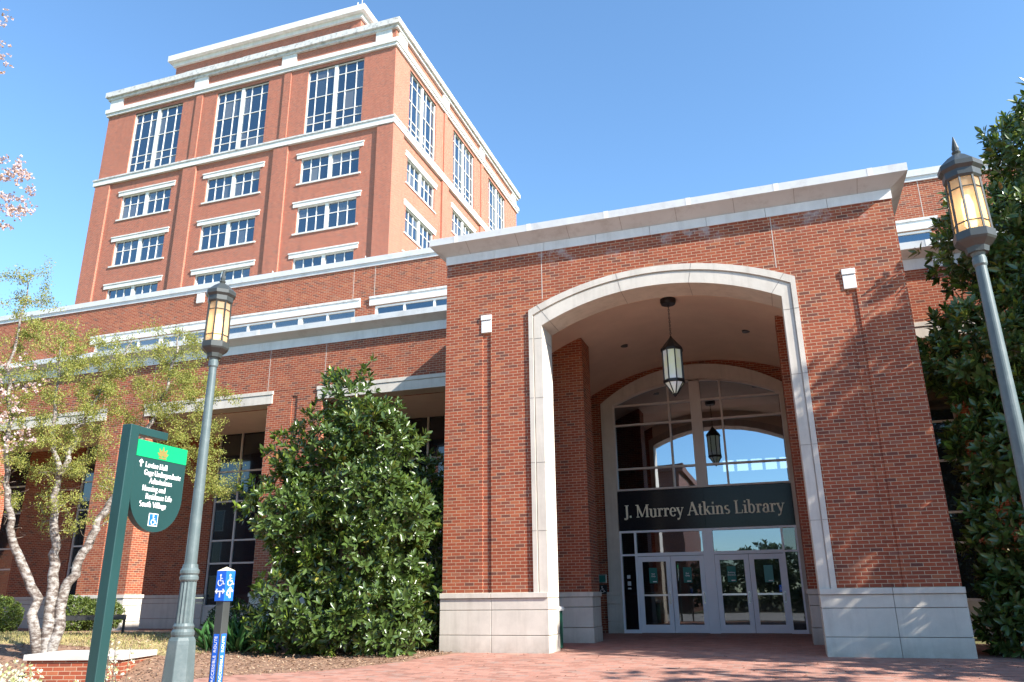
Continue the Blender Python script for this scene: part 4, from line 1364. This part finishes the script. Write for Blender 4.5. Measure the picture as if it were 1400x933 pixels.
for nrm, ux, right in ((e1, e2, False), (e2, -e1, True)):
    # text direction: along ux as seen from outside
    if nrm.cross(Vector((0, 0, 1))).dot(ux) > 0: ux = -ux
    org = C0 + nrm * .0545
    Fm = lambda u, v, w_, org=org, ux=ux, nrm=nrm: tuple(org + ux * u + nrm * w_ + Vector((0, 0, v)))
    k = MB(); isa_symbol(k, Fm, -.045, 1.205, .098, .001)
    if right: arrow(k, Fm, .008, 1.105, 0, 1, .085, .016); ribbon(k, Fm, [(.006, 1.12), (-.03, 1.135), (-.02, 1.165)], .013, .001, .0005)
    else:
        arrow(k, Fm, 0, 1.16, 1, 0, .048, .012); arrow(k, Fm, 0, 1.16, -1, 0, .048, .012); ribbon(k, Fm, [(0, 1.16), (0, 1.11)], .012, .001, .0005)
    k.build('symbols', M['signwhite'], hd)
    org2 = C0 + nrm * .0415
    k = MB(); k.obox(org2 + Vector((0, 0, .615)), ux * .056, nrm * .002, (0, 0, .40)); st = k.build('strip', M['blue'], mk)
    sans_text('strip_words', 'ACCESSIBLE  ROUTE', .040, M['signwhite'], st, org2 + nrm * .0018 + Vector((0, 0, .615)), (0, 0, 1), -ux)

# ------------------------------------------------------------------ planter, bench
def rot2(a): return Vector((math.cos(a), math.sin(a), 0))
pa = math.atan2(1.06, -.30)
ey = rot2(pa); ex = Vector((ey.y, -ey.x, 0))      # ex to the right along the front
PC = Vector((-4.22, -4.11, 0)) + ey * .55 - ex * .85
pt_ = thing('brick_planter', 'low square brick plinth with pale stone cap by the leaning birch', 'planter', (PC.x, PC.y, -.4))
k = MB(); k.obox(PC + Vector((0, 0, -.30)), ex * 1.70, ey * 1.10, (0, 0, .80)); k.build('brick_body', M['brick_wing'], pt_, uv=True)
k = MB(); k.obox(PC + Vector((0, 0, .155)), ex * 1.80, ey * 1.20, (0, 0, .10)); k.build('stone_cap', M['concrete'], pt_, bevel=.01)
kb = MB(); kb.obox((-3.6, -5.0, float(hgt(-3.6, -5.0)) + .02), (2.6, .5, 0), (-.03, .16, 0), (0, 0, .16))
struct(kb.build('kerb', M['concrete'], bevel=.01))

bc_ = Vector((-8.98, -.38, float(hgt(-8.98, -.38))))
bn2 = thing('park_bench', 'black backless slatted bench on the dry lawn below the brick pier', 'bench', bc_)
ex = rot2(rad(46)); ey = Vector((-ex.y, ex.x, 0))
def bp(u, v, z): return bc_ + ex * u + ey * v + Vector((0, 0, z))
k = MB()
for v in np.linspace(-.22, .2, 7): k.obox(bp(0, v, .44), ex * 1.62, ey * .05, (0, 0, .03))
for v in (-.26, .24): k.obox(bp(0, v, .40), ex * 1.62, ey * .02, (0, 0, .10))
k.build('seat', M['black'], bn2)
for s in (-.78, .78):
    k = MB(); k.tube([bp(s, -.26, 0), bp(s, -.20, .20), bp(s, -.23, .42), bp(s, 0, .415), bp(s, .23, .42), bp(s, .20, .20), bp(s, .26, 0)], .025, 6)
    k.build('leg', M['black'], bn2)

# ------------------------------------------------------------------ plants: leaf helpers (numpy)
def unit(v): return v / np.maximum(np.linalg.norm(v, axis=-1, keepdims=True), 1e-9)
def leaf_mesh(name, mat, pos, dirs, nrm, length, width, parent=None, fold=0.25, loc=None, curve=0.12):
    """pos (n,3) base points, dirs leaf axis, nrm approx surface normal; six points a leaf"""
    n = len(pos)
    length = np.broadcast_to(length, (n,))[:, None]; width = np.broadcast_to(width, (n,))[:, None]
    d = unit(dirs); s = unit(np.cross(d, nrm)); u = np.cross(s, d)
    b = pos; t = pos + d * length - u * length * curve
    c1 = pos + d * length * .38 ; c2 = pos + d * length * .74 - u * length * curve * .45
    l1 = c1 + s * width * .5 + u * width * fold; r1 = c1 - s * width * .5 + u * width * fold
    l2 = c2 + s * width * .38 + u * width * fold * .8; r2 = c2 - s * width * .38 + u * width * fold * .8
    V_ = np.stack([b, l1, l2, t, r2, r1], 1).reshape(-1, 3)
    o0 = np.array(origin(parent) if loc is None else loc)
    V_ = V_ - o0
    i = np.arange(n)[:, None] * 6
    F_ = np.concatenate([i + np.array([[0, 3, 2, 1]]), i + np.array([[0, 5, 4, 3]])], 1).reshape(-1, 4)
    me = bpy.data.meshes.new(name)
    me.vertices.add(len(V_)); me.vertices.foreach_set("co", V_.ravel().astype(np.float32))
    me.loops.add(F_.size); me.loops.foreach_set("vertex_index", F_.ravel().astype(np.int32))
    me.polygons.add(len(F_)); me.polygons.foreach_set("loop_start", np.arange(0, F_.size, 4, dtype=np.int32))
    me.polygons.foreach_set("use_smooth", np.ones(len(F_), bool))
    me.update(calc_edges=True)
    me.materials.append(mat)
    o = bpy.data.objects.new(name, me)
    col.objects.link(o)
    if parent: o.parent = parent; ORG[o.name] = origin(parent)
    else: o.location = o0; ORG[o.name] = Vector(o0)
    return o

def rand_unit(n): return unit(rng.normal(size=(n, 3)))

def lobe_points(lobes, n, r0=.72, r1=1.05, reject=.80):
    """points in the outer shell of a union of ellipsoids, with outward directions"""
    C = np.array([l[0] for l in lobes], float); R_ = np.array([l[1] for l in lobes], float)
    vol = np.array([r[0] * r[1] + r[1] * r[2] + r[0] * r[2] for r in R_]); p = vol / vol.sum()
    P = []; Q = []
    got = 0
    while got < n:
        k = rng.choice(len(lobes), size=n, p=p)
        d = rand_unit(n); rr = rng.uniform(r0 ** 2, r1 ** 2, n) ** .5
        pts = C[k] + d * R_[k] * rr[:, None]
        inside = np.zeros(n, bool)
        for j in range(len(lobes)):
            q = np.linalg.norm((pts - C[j]) / R_[j], axis=1)
            inside |= (q < reject) & (k != j)
        ok = ~inside
        P.append(pts[ok]); Q.append(unit(d[ok] / R_[k][ok])); got += ok.sum()
    return np.concatenate(P)[:n], np.concatenate(Q)[:n]

def rosettes(centres, axes, per, size, jitter=.25):
    n = len(centres)
    ax = unit(axes + rng.normal(size=(n, 3)) * jitter)
    h = unit(np.cross(ax, rand_unit(n))); g = np.cross(ax, h)
    pos = []; dirs = []; nr = []; ln = []
    for q in range(per):
        a = q * 2.399 + rng.uniform(0, 6.28, n) * .15 + rng.uniform(-.2, .2, n)
        tilt = np.clip(.35 + 1.05 * q / per + rng.normal(0, .15, n), .15, 1.7)
        rad_ = np.cos(a)[:, None] * h + np.sin(a)[:, None] * g
        d = np.cos(tilt)[:, None] * ax + np.sin(tilt)[:, None] * rad_
        nn = np.cos(tilt)[:, None] * -rad_ + np.sin(tilt)[:, None] * ax
        pos.append(centres + d * size * .12 - ax * size * .35 * (q / per)); dirs.append(d); nr.append(nn)
        ln.append(size * rng.uniform(.6, 1.3, n))
    return np.concatenate(pos), np.concatenate(dirs), np.concatenate(nr), np.concatenate(ln)

def skeleton(trunks, targets, r_tip=.006, sag=0.1, seed=3, wob=.12):
    """grow limbs from trunk polylines to target points by joining each to its nearest node"""
    rg = np.random.default_rng(seed)
    nodes = []; rads = []; tubes = []
    for pts, rr in trunks:
        pts = np.array(pts, float)
        # densify and wobble
        L = np.linspace(0, len(pts) - 1, (len(pts) - 1) * 5 + 1)
        P = np.stack([np.interp(L, range(len(pts)), pts[:, i]) for i in range(3)], 1)
        P[1:-1] += rg.normal(size=(len(P) - 2, 3)) * .028
        Rr = np.interp(L, [0, len(pts) - 1], rr) if len(rr) == 2 else np.interp(L, range(len(rr)), rr)
        tubes.append((P, Rr, 10)); nodes += list(P[3:]); rads += list(Rr[3:])
    twigs = []
    tg = np.array(targets, float)
    base = np.array(nodes)
    dmin = np.min(np.linalg.norm(tg[:, None] - base[None], axis=2), axis=1)
    for ti in np.argsort(dmin):
        t = tg[ti]
        A = np.array(nodes); d = np.linalg.norm(A - t, axis=1)
        cost = d + 0.6 * np.maximum(0, A[:, 2] - t[2])
        j = int(np.argmin(cost)); s = A[j]; l = d[j]
        if l < .05: continue
        n = max(4, int(l / .18) + 2)
        k = np.linspace(0, 1, n)[:, None]
        mid = (s + t) / 2 + rg.normal(size=3) * wob * l + np.array([0, 0, sag * l])
        P = (1 - k) ** 2 * s + 2 * k * (1 - k) * mid + k ** 2 * t
        P[1:-1] += rg.normal(size=(n - 2, 3)) * .02 * min(1, l)
        r0 = min(rads[j] * .7, .006 + .016 * l); Rr = np.linspace(r0, min(r_tip, r0), n)
        tubes.append((P, Rr, 5)); nodes += list(P[1:]); rads += list(Rr[1:])
        twigs.append(P)
    return tubes, twigs
def wood(tubes, name, mat, parent):
    k = MB()
    for P, Rr, n in tubes: k.tube(P, list(Rr), n)
    return k.build(name, mat, parent, smooth=True)

# ------------------------------------------------------------------ magnolias
def magnolia(base, lobes, n, size, label, trunk_h, seed, gap=-0.75):
    o = thing('magnolia_tree', label, 'tree', base)
    P, Q = lobe_points(lobes, n)
    # leave gaps: drop rosettes where a coarse random field is low
    ph = rng.uniform(0, 6, 9)
    f = np.sin(P[:, 0] * 2.6 + ph[0]) + np.sin(P[:, 1] * 2.9 + ph[1]) + np.sin(P[:, 2] * 3.3 + ph[2]) + np.sin((P[:, 0] + P[:, 2]) * 5.1 + ph[3]) + np.sin((P[:, 1] - P[:, 2]) * 5.7 + ph[4])
    keep = f > gap
    P, Q = P[keep], Q[keep]
    P = P + Q * (rng.uniform(-.16, .18, len(P)) + .11 * f[keep])[:, None]
    P2, Q2 = lobe_points(lobes, n // 5, .35, .75, .1)
    ax = unit(Q + np.array([0, 0, .45]))
    a = rosettes(P, ax, 9, size); b = rosettes(P2, unit(Q2 + np.array([0, 0, .3])), 6, size)
    pos, d, nr, ln = (np.concatenate(q) for q in zip(a, b))
    ok = pos[:, 2] > hgt(pos[:, 0], pos[:, 1]) + .04
    pos, d, nr, ln = pos[ok], d[ok], nr[ok], ln[ok]
    leaf_mesh('crown', M['mag_leaf'], pos, d, nr, ln, ln * .40, o, .12)
    bx_, by_, bz_ = base
    tr = [([(bx_, by_, bz_ - .1), (bx_ + .05, by_, bz_ + trunk_h * .3), (bx_ - .04, by_ + .05, bz_ + trunk_h * .65), (bx_, by_, bz_ + trunk_h)], [.13, .02])]
    sel = P[rng.choice(len(P), min(90, len(P)), replace=False)]
    tubes, _ = skeleton(tr, sel, .006, -.05, seed)
    wood(tubes, 'trunk', M['bark'], o)
    return o
magnolia((-1.95, -.8, .03), [((-1.78, -.85, 5.15), (.62, .62, .92)), ((-2.5, -1.1, 4.0), (.72, .7, .70)), ((-1.30, -.65, 4.15), (.78, .8, .75)), ((-2.95, -1.35, 3.0), (.65, .7, .80)),
          ((-2.5, -1.15, 2.2), (.72, .8, .65)), ((-.98, -.55, 2.95), (.78, .85, .80)), ((-1.85, -1.15, 3.3), (.80, .85, .9)), ((-1.7, -1.2, 1.75), (.85, .8, .80)), ((-2.62, -1.25, .8), (.72, .8, .8)),
          ((-1.75, -1.2, .55), (.8, .7, .6)), ((-1.05, -.7, .7), (.82, .8, .72)), ((-.75, -.35, 1.85), (.58, .7, .72)), ((-.75, .8, 1.6), (.72, .8, 1.7)), ((-.95, .7, 3.0), (.72, .8, 1.1)), ((-2.0, .7, 2.4), (1.15, .9, 2.0))],
         4700, .158, 'bushy dark green magnolia with glossy leaves left of the entrance pavilion', 4.8, 5, -.70)
def moved(lobes, k=1.109):
    C = (6.861, -15.653, 1.103)
    return [(tuple(C[i] + (c[i] - C[i]) * k for i in range(3)), tuple(q * k for q in r)) for c, r in lobes]
magnolia((12.2, .7, .0), moved([((12.15, -.9, 8.75), (.80, .85, 1.0)), ((12.6, -.6, 7.6), (1.3, 1.2, 1.4)), ((11.25, -.85, 7.1), (1.15, .9, .85)), ((12.3, -.9, 5.9), (1.8, 1.3, 1.4)),
          ((11.0, -.75, 5.0), (1.35, 1.0, .95)), ((12.3, -.9, 3.8), (2.0, 1.5, 1.5)), ((10.95, -.75, 3.2), (1.1, .95, .95)), ((11.0, -.8, 1.9), (1.2, 1.05, 1.2)),
          ((12.4, -.9, 1.6), (2.0, 1.4, 1.5)), ((10.75, -.75, .8), (1.05, .95, .8)), ((14.2, -.8, 3.6), (1.4, 1.3, 2.6)), ((13.6, -.7, 6.2), (1.2, 1.2, 1.6))]),
         8500, .175, 'tall dark magnolia rising beside the right end of the entrance pavilion', 8.6, 6, -1.35)
magnolia((16.3, -2.6, -.05), [((16.3, -2.5, 9.6), (1.2, 1.3, 1.6)), ((16.2, -2.6, 7.4), (2.0, 1.6, 2.0)), ((16.4, -2.7, 4.8), (2.4, 1.8, 2.2)), ((16.2, -2.7, 2.4), (2.5, 1.9, 2.0))],
         2600, .22, 'second magnolia further right shading the right brick pier', 9.4, 8)
# ------------------------------------------------------------------ birch
bt = thing('birch_tree', 'leaning multi stemmed birch with peeling pale bark and thin spring leaves', 'tree', (-6.53, -3.63, .1))
trunks = [
 ([(-6.59, -3.69, -.4), (-6.74, -3.86, 1.12), (-7.05, -4.24, 2.12), (-7.19, -4.4, 2.87), (-7.31, -4.56, 3.9), (-7.45, -4.73, 5.6), (-7.43, -4.71, 7.4)], [.105, .012]),
 ([(-6.53, -3.63, -.4), (-6.59, -3.69, 1.39), (-6.64, -3.75, 2.34), (-6.71, -3.83, 3.48), (-6.88, -4.0, 4.3), (-6.95, -4.1, 6.2)], [.12, .015]),
 ([(-6.71, -3.83, 3.40), (-6.62, -3.70, 4.08), (-6.57, -3.60, 4.6), (-6.36, -3.3, 5.7), (-6.2, -3.0, 6.5)], [.062, .010]),
 ([(-6.48, -3.57, -.4), (-6.41, -3.49, 1.25), (-6.24, -3.31, 2.15), (-6.04, -3.1, 2.95), (-5.8, -2.86, 4.02), (-5.56, -2.62, 4.9), (-5.43, -2.5, 6.3), (-5.37, -2.44, 6.9)], [.11, .012]),
]
def in_ell(n, c, r):
    d = rand_unit(n) * (rng.uniform(.05, 1, n) ** .4)[:, None]
    return np.array(c) + d * np.array(r)
tg = np.concatenate([in_ell(190, (-5.65, -2.8, 5.75), (1.45, 1.4, 1.2)), in_ell(220, (-6.9, -4.0, 5.4), (1.3, 1.4, 1.3)), in_ell(40, (-7.4, -4.6, 7.0), (.6, .7, 1.1)),
                     in_ell(100, (-4.95, -2.15, 5.0), (.85, .85, 1.1)), in_ell(90, (-6.6, -3.6, 4.0), (1.5, 1.3, .8)), in_ell(45, (-4.6, -1.7, 3.7), (.6, .6, .7)), in_ell(60, (-7.5, -4.8, 3.8), (.9, .9, 1.3)),
                     in_ell(40, (-6.3, -3.4, 2.9), (1.5, 1.3, .6))])
tubes, twigs = skeleton(trunks, tg, .0055, .12, 9, .16)
wood(tubes, 'trunk', M['birch_bark'], bt)
pp = []; dd = []
for P in twigs:
    m_ = len(P)
    nl = rng.integers(66, 104)
    idx = rng.uniform(.25 * m_, m_ - 1, nl)
    b_ = np.stack([np.interp(idx, range(m_), P[:, i]) for i in range(3)], 1)
    pp.append(b_ + rng.normal(size=(nl, 3)) * .06)
    dd.append(rng.normal(size=(nl, 3)) * .7 + np.array([0, 0, -.6]))
pp = np.concatenate(pp); dd = np.concatenate(dd)
tubes2, _ = skeleton(trunks, np.concatenate([in_ell(90, (-6.7, -3.8, 3.0), (1.3, 1.2, .8)), in_ell(40, (-5.2, -2.3, 3.6), (.9, .9, .6))]), .004, -.05, 21, .2)
wood(tubes2[4:], 'bare_branches', M['bark'], bt)
leaf_mesh('foliage', M['birch_leaf'], pp, dd, rand_unit(len(pp)), rng.uniform(.018, .056, len(pp)), .020, bt, .1)

# ------------------------------------------------------------------ blossoming cherry reaching in from the left
ct = thing('blossom_tree', 'pale pink blossoming tree whose branches reach in at the far left', 'tree', (-5.6, -9.3, -.4))
trunks = [([(-5.6, -9.3, -.5), (-5.5, -9.25, 1.5), (-5.3, -9.2, 3.0), (-5.0, -9.1, 4.6), (-4.8, -9.2, 7.0), (-4.7, -9.3, 9.5)], [.17, .02]),
          ([(-5.5, -9.25, 1.5), (-5.2, -8.6, 2.6), (-4.5, -8.3, 3.6)], [.08, .02])]
tg = np.concatenate([in_ell(110, (-3.80, -8.18, 7.0), (.5, .55, .62)), in_ell(20, (-4.05, -8.55, 9.4), (.24, .24, .8)), in_ell(45, (-3.65, -7.95, 4.0), (.85, .85, .6)), in_ell(120, (-5.4, -9.6, 6.5), (1.5, 1.5, 2.8)), in_ell(16, (-3.45, -7.75, 3.3), (.45, .45, .4))])
tubes, twigs = skeleton(trunks, tg, .005, .05, 12, .14)
wood(tubes, 'trunk', M['bark'], ct)
pp = []
for P in twigs:
    m_ = len(P); nl = rng.integers(5, 9)
    idx = rng.uniform(.3 * m_, m_ - 1, nl)
    b_ = np.stack([np.interp(idx, range(m_), P[:, i]) for i in range(3)], 1)
    pp.append(b_ + rng.normal(size=(nl, 3)) * .03)
pp = np.concatenate(pp)
a = rosettes(pp, rand_unit(len(pp)), 5, .032, .5)
leaf_mesh('blossom', M['blossom'], a[0], a[1], a[2], a[3], a[3] * .85, ct, .1)

# ------------------------------------------------------------------ shrubs
def shrub(name, label, cat, lobes, n, size, mat, group=None, base=None):
    b_ = base or lobes[0][0]
    o = thing(name, label, cat, (b_[0], b_[1], float(hgt(b_[0], b_[1]))), group)
    P, Q = lobe_points(lobes, n, .70, 1.02, .7)
    a = rosettes(P, unit(Q + np.array([0, 0, .4])), 5, size, .5)
    ok = a[0][:, 2] > hgt(a[0][:, 0], a[0][:, 1])
    leaf_mesh('foliage', mat, a[0][ok], a[1][ok], a[2][ok], a[3][ok], a[3][ok] * .55, o, .1)
    k = MB()
    for i in range(9):
        l = lobes[i % len(lobes)]; t = np.array(l[0]) + rng.normal(size=3) * np.array(l[1]) * .35
        k.tube([(l[0][0], l[0][1], float(hgt(l[0][0], l[0][1])) - .05), t], [.015, .005], 5)
    k.build('stems', M['bark'], o)
    return o
shrub('hedge', 'clipped bright green hedge at the left edge of the picture', 'hedge', [((-12.85, .35, .72), (.65, .6, .50)), ((-13.6, .0, .7), (.7, .6, .5))], 3200, .050, M['hedge'], 'clipped hedges by the piers')
shrub('hedge', 'clipped bright green hedge in front of the brick pier behind the bench', 'hedge', [((-11.9, 1.9, .72), (.75, .55, .50)), ((-11.2, 2.2, .70), (.6, .5, .46))], 3200, .050, M['hedge'], 'clipped hedges by the piers')
shrub('rounded_shrub', 'dark rounded shrub beside the left magnolia behind the blue marker', 'shrub', [((-4.95, -.3, .55), (.6, .55, .52)), ((-4.3, 0.1, .50), (.55, .5, .5))], 1100, .06, M['darkhedge'])
# strap leaved clump
dl = thing('daylily_clump', 'clump of green strap leaves at the foot of the magnolia', 'plant', (-3.9, -1.6, .08))
n = 170
bpos = np.array([-3.85, -1.55, 0]) + np.stack([rng.normal(0, .30, n), rng.normal(0, .22, n), np.zeros(n)], 1)
bpos[:, 2] = hgt(bpos[:, 0], bpos[:, 1])
dd = rng.normal(size=(n, 3)) * .45 + np.array([0, 0, 1.0])
leaf_mesh('leaf_blades', M['blade'], bpos, dd, rand_unit(n), rng.uniform(.4, .75, n), .035, dl, .15, curve=.35)
# white flowering shrub bottom left and the thin flowering stems by the sign
fs_ = thing('flowering_shrub', 'low shrub covered in white flowers in the bottom left corner', 'shrub', (-2.6, -8.1, -.35))
P, Q = lobe_points([((-2.25, -7.9, .02), (.36, .36, .36)), ((-2.75, -8.3, .0), (.6, .5, .40))], 420, .5, 1.1, .6)
k = MB()
for i in range(0, len(P), 6): k.tube([(P[i][0] * .4 - 2.45 * .6, P[i][1] * .4 - 8.1 * .6, -.6), P[i]], [.008, .003], 4)
k.build('stems', M['bark'], fs_)
a = rosettes(P, Q, 6, .04, .6); leaf_mesh('flowers', M['white_bloom'], a[0], a[1], a[2], a[3], a[3] * .8, fs_, .1)
st_ = thing('flowering_plant', 'thin upright stems with pale yellow flowers beside the sign post', 'plant', (-.1, -8.5, -.35))
k = MB(); P = []
for i in range(9):
    bx_, by_ = -.10 + rng.normal(0, .10), -8.48 + rng.normal(0, .10); h = rng.uniform(.45, 1.28)
    tp_ = (bx_ + rng.normal(0, .10), by_ + rng.normal(0, .1), -.36 + h)
    k.tube([(bx_, by_, -.42), ((bx_ + tp_[0]) / 2 + .02, (by_ + tp_[1]) / 2, -.36 + h * .5), tp_], [.007, .005, .003], 5)
    for q in np.linspace(.35, 1, 16): P.append((bx_ + (tp_[0] - bx_) * q + rng.normal(0, .028), by_ + (tp_[1] - by_) * q + rng.normal(0, .028), -.38 + h * q))
k.build('stems', M['bark'], st_)
P = np.array(P); a = rosettes(P, rand_unit(len(P)), 5, .03, .6); leaf_mesh('flowers', M['white_bloom'], a[0], a[1], a[2], a[3], a[3] * .7, st_, .1)

# mulch chips, dry grass, fallen leaves
n = 9000
x = rng.uniform(-8, .45, n); y = rng.uniform(-5.0, .6, n)
ok = np.array([yy > mulch_edge(xx) - abs(rng.normal(0, .06)) for xx, yy in zip(x, y)])
x, y = x[ok], y[ok]; n = len(x)
p_ = np.stack([x, y, hgt(x, y) + .012 + rng.uniform(0, .02, n)], 1)
d = rng.normal(size=(n, 3)) * np.array([1, 1, .25])
struct(leaf_mesh('mulch_chips', M['chips'], p_, d, np.array([0, 0, 1.0]) + rng.normal(size=(n, 3)) * .3, rng.uniform(.03, .08, n), .022, None, .05), 'stuff', 'brown wood chips covering the planting bed', 'mulch')
n = 7000
x = rng.uniform(-12.5, -4.0, n); y = rng.uniform(-2.9, .6, n)
p_ = np.stack([x, y, hgt(x, y)], 1)
d = rng.normal(size=(n, 3)) * .5 + np.array([0, 0, .8])
struct(leaf_mesh('dry_grass', M['drygrass'], p_, d, rand_unit(n), rng.uniform(.04, .10, n), .012, None, .1), 'stuff', 'dry straw coloured grass in front of the colonnade', 'grass')
n = 260
x = rng.uniform(-1, 11, n); y = rng.uniform(-5, 0, n)
ok = (x > .5) | (y < -3); x, y = x[ok], y[ok]; n = len(x)
p_ = np.stack([x, y, hgt(x, y) + .012], 1)
struct(leaf_mesh('fallen_petals', M['chips'], p_, rng.normal(size=(n, 3)) * np.array([1, 1, .1]), np.array([0, 0, 1.0]) + rng.normal(size=(n, 3)) * .2, rng.uniform(.02, .06, n), .025, None, .1), 'stuff', 'scattered dry leaves on the brick paving', 'leaves')

# ------------------------------------------------------------------ trees and building across the plaza (seen in the glass, cast the dappled shade)
def shade_tree(x, y, h, r, label, n=900, leaf=.30, grp='trees across the plaza', fol=True):
    zg = float(hgt(x, y))
    o = thing('shade_tree', label, 'tree', (x, y, zg), grp)
    tr = [([(x, y, zg - .1), (x + .1, y, zg + h * .25), (x - .1, y + .1, zg + h * .5), (x, y, zg + h * .85)], [.22, .03])]
    tg = in_ell(130, (x, y, zg + h * .62), (r, r, h * .36))
    tubes, tw_ = skeleton(tr, tg, .01, .05, int(x * 7 + 90), .14)
    wood(tubes, 'trunk', M['bark'], o)
    P = np.concatenate([q[len(q) // 2:] for q in tw_]); P = P[rng.choice(len(P), min(n, len(P)), replace=False)] + rng.normal(size=(min(n, len(P)), 3)) * .15
    a = rosettes(P, rand_unit(len(P)) + np.array([0, 0, .5]), 6, leaf, .4)
    leaf_mesh('crown', M['tree_far'], a[0], a[1], a[2], a[3], a[3] * .5, o, .1)
    return o
shade_tree(16.5, -6.6, 9.0, 2.6, 'leafy tree right of the lamp shading the paving', 330, .22, None)
for i, (x, y, h, r, lb) in enumerate([(24, -44, 9, 4, 'broad leafy park tree at the far right of the lawn opposite'), (14, -56, 8, 4, 'broad leafy park tree behind the middle of the far hedge'), (5, -62, 7, 3.5, 'small leafy park tree beside the brick hall opposite')]):
    shade_tree(x, y, h, r, lb, 700, .5)
def far_hedge():
    lob = [((x, -40 + 1.2 * math.sin(x), 1.2 + .5 * math.sin(x * 1.7)), (2.2, 1.6, 2.2 + .5 * math.sin(x * 2.3))) for x in np.arange(1, 40, 2.6)]
    o = thing('tall_hedge', 'tall uneven dark hedge across the plaza facing the entrance', 'hedge', (20, -40, -.5))
    P, Q = lobe_points(lob, 2600, .6, 1.05, .7)
    a = rosettes(P, unit(Q + np.array([0, 0, .4])), 5, .45, .5)
    leaf_mesh('foliage', M['darkhedge'], a[0], a[1], a[2], a[3], a[3] * .6, o, .1)
    k = MB()
    for x in np.arange(1, 40, 2.6): k.tube([(x, -40, -.6), (x, -40, 2.2)], [.09, .03], 6)
    k.build('stems', M['bark'], o)
far_hedge()
ob = thing('brick_hall', 'brick hall with flat roof standing opposite across the plaza', 'building', (-14, -44, -.5))
k = MB(); k.box(-78, -1.2, -52, -38, -.6, 11.4); k.build('wall', M['brick_dark'], ob, uv=True)
k = MB(); k.box(-78.4, -.8, -52.4, -37.6, 11.4, 12.0); k.build('cornice', M['brick_dark'], ob, uv=True)
for z in (1.2, 4.6, 8.0):
    for x in np.arange(-73, -3, 7.0):
        k = MB(); k.box(x - .05, x + 2.25, -38.02, -37.93, z - .1, z + 2.2); w_ = k.build('window', M['winframe'], ob)
        k = MB(); k.quad((x + 2.15, -37.92, z), (x + .05, -37.92, z), (x + .05, -37.92, z + 2.1), (x + 2.15, -37.92, z + 2.1)); k.build('pane', M['glass_d'], w_)
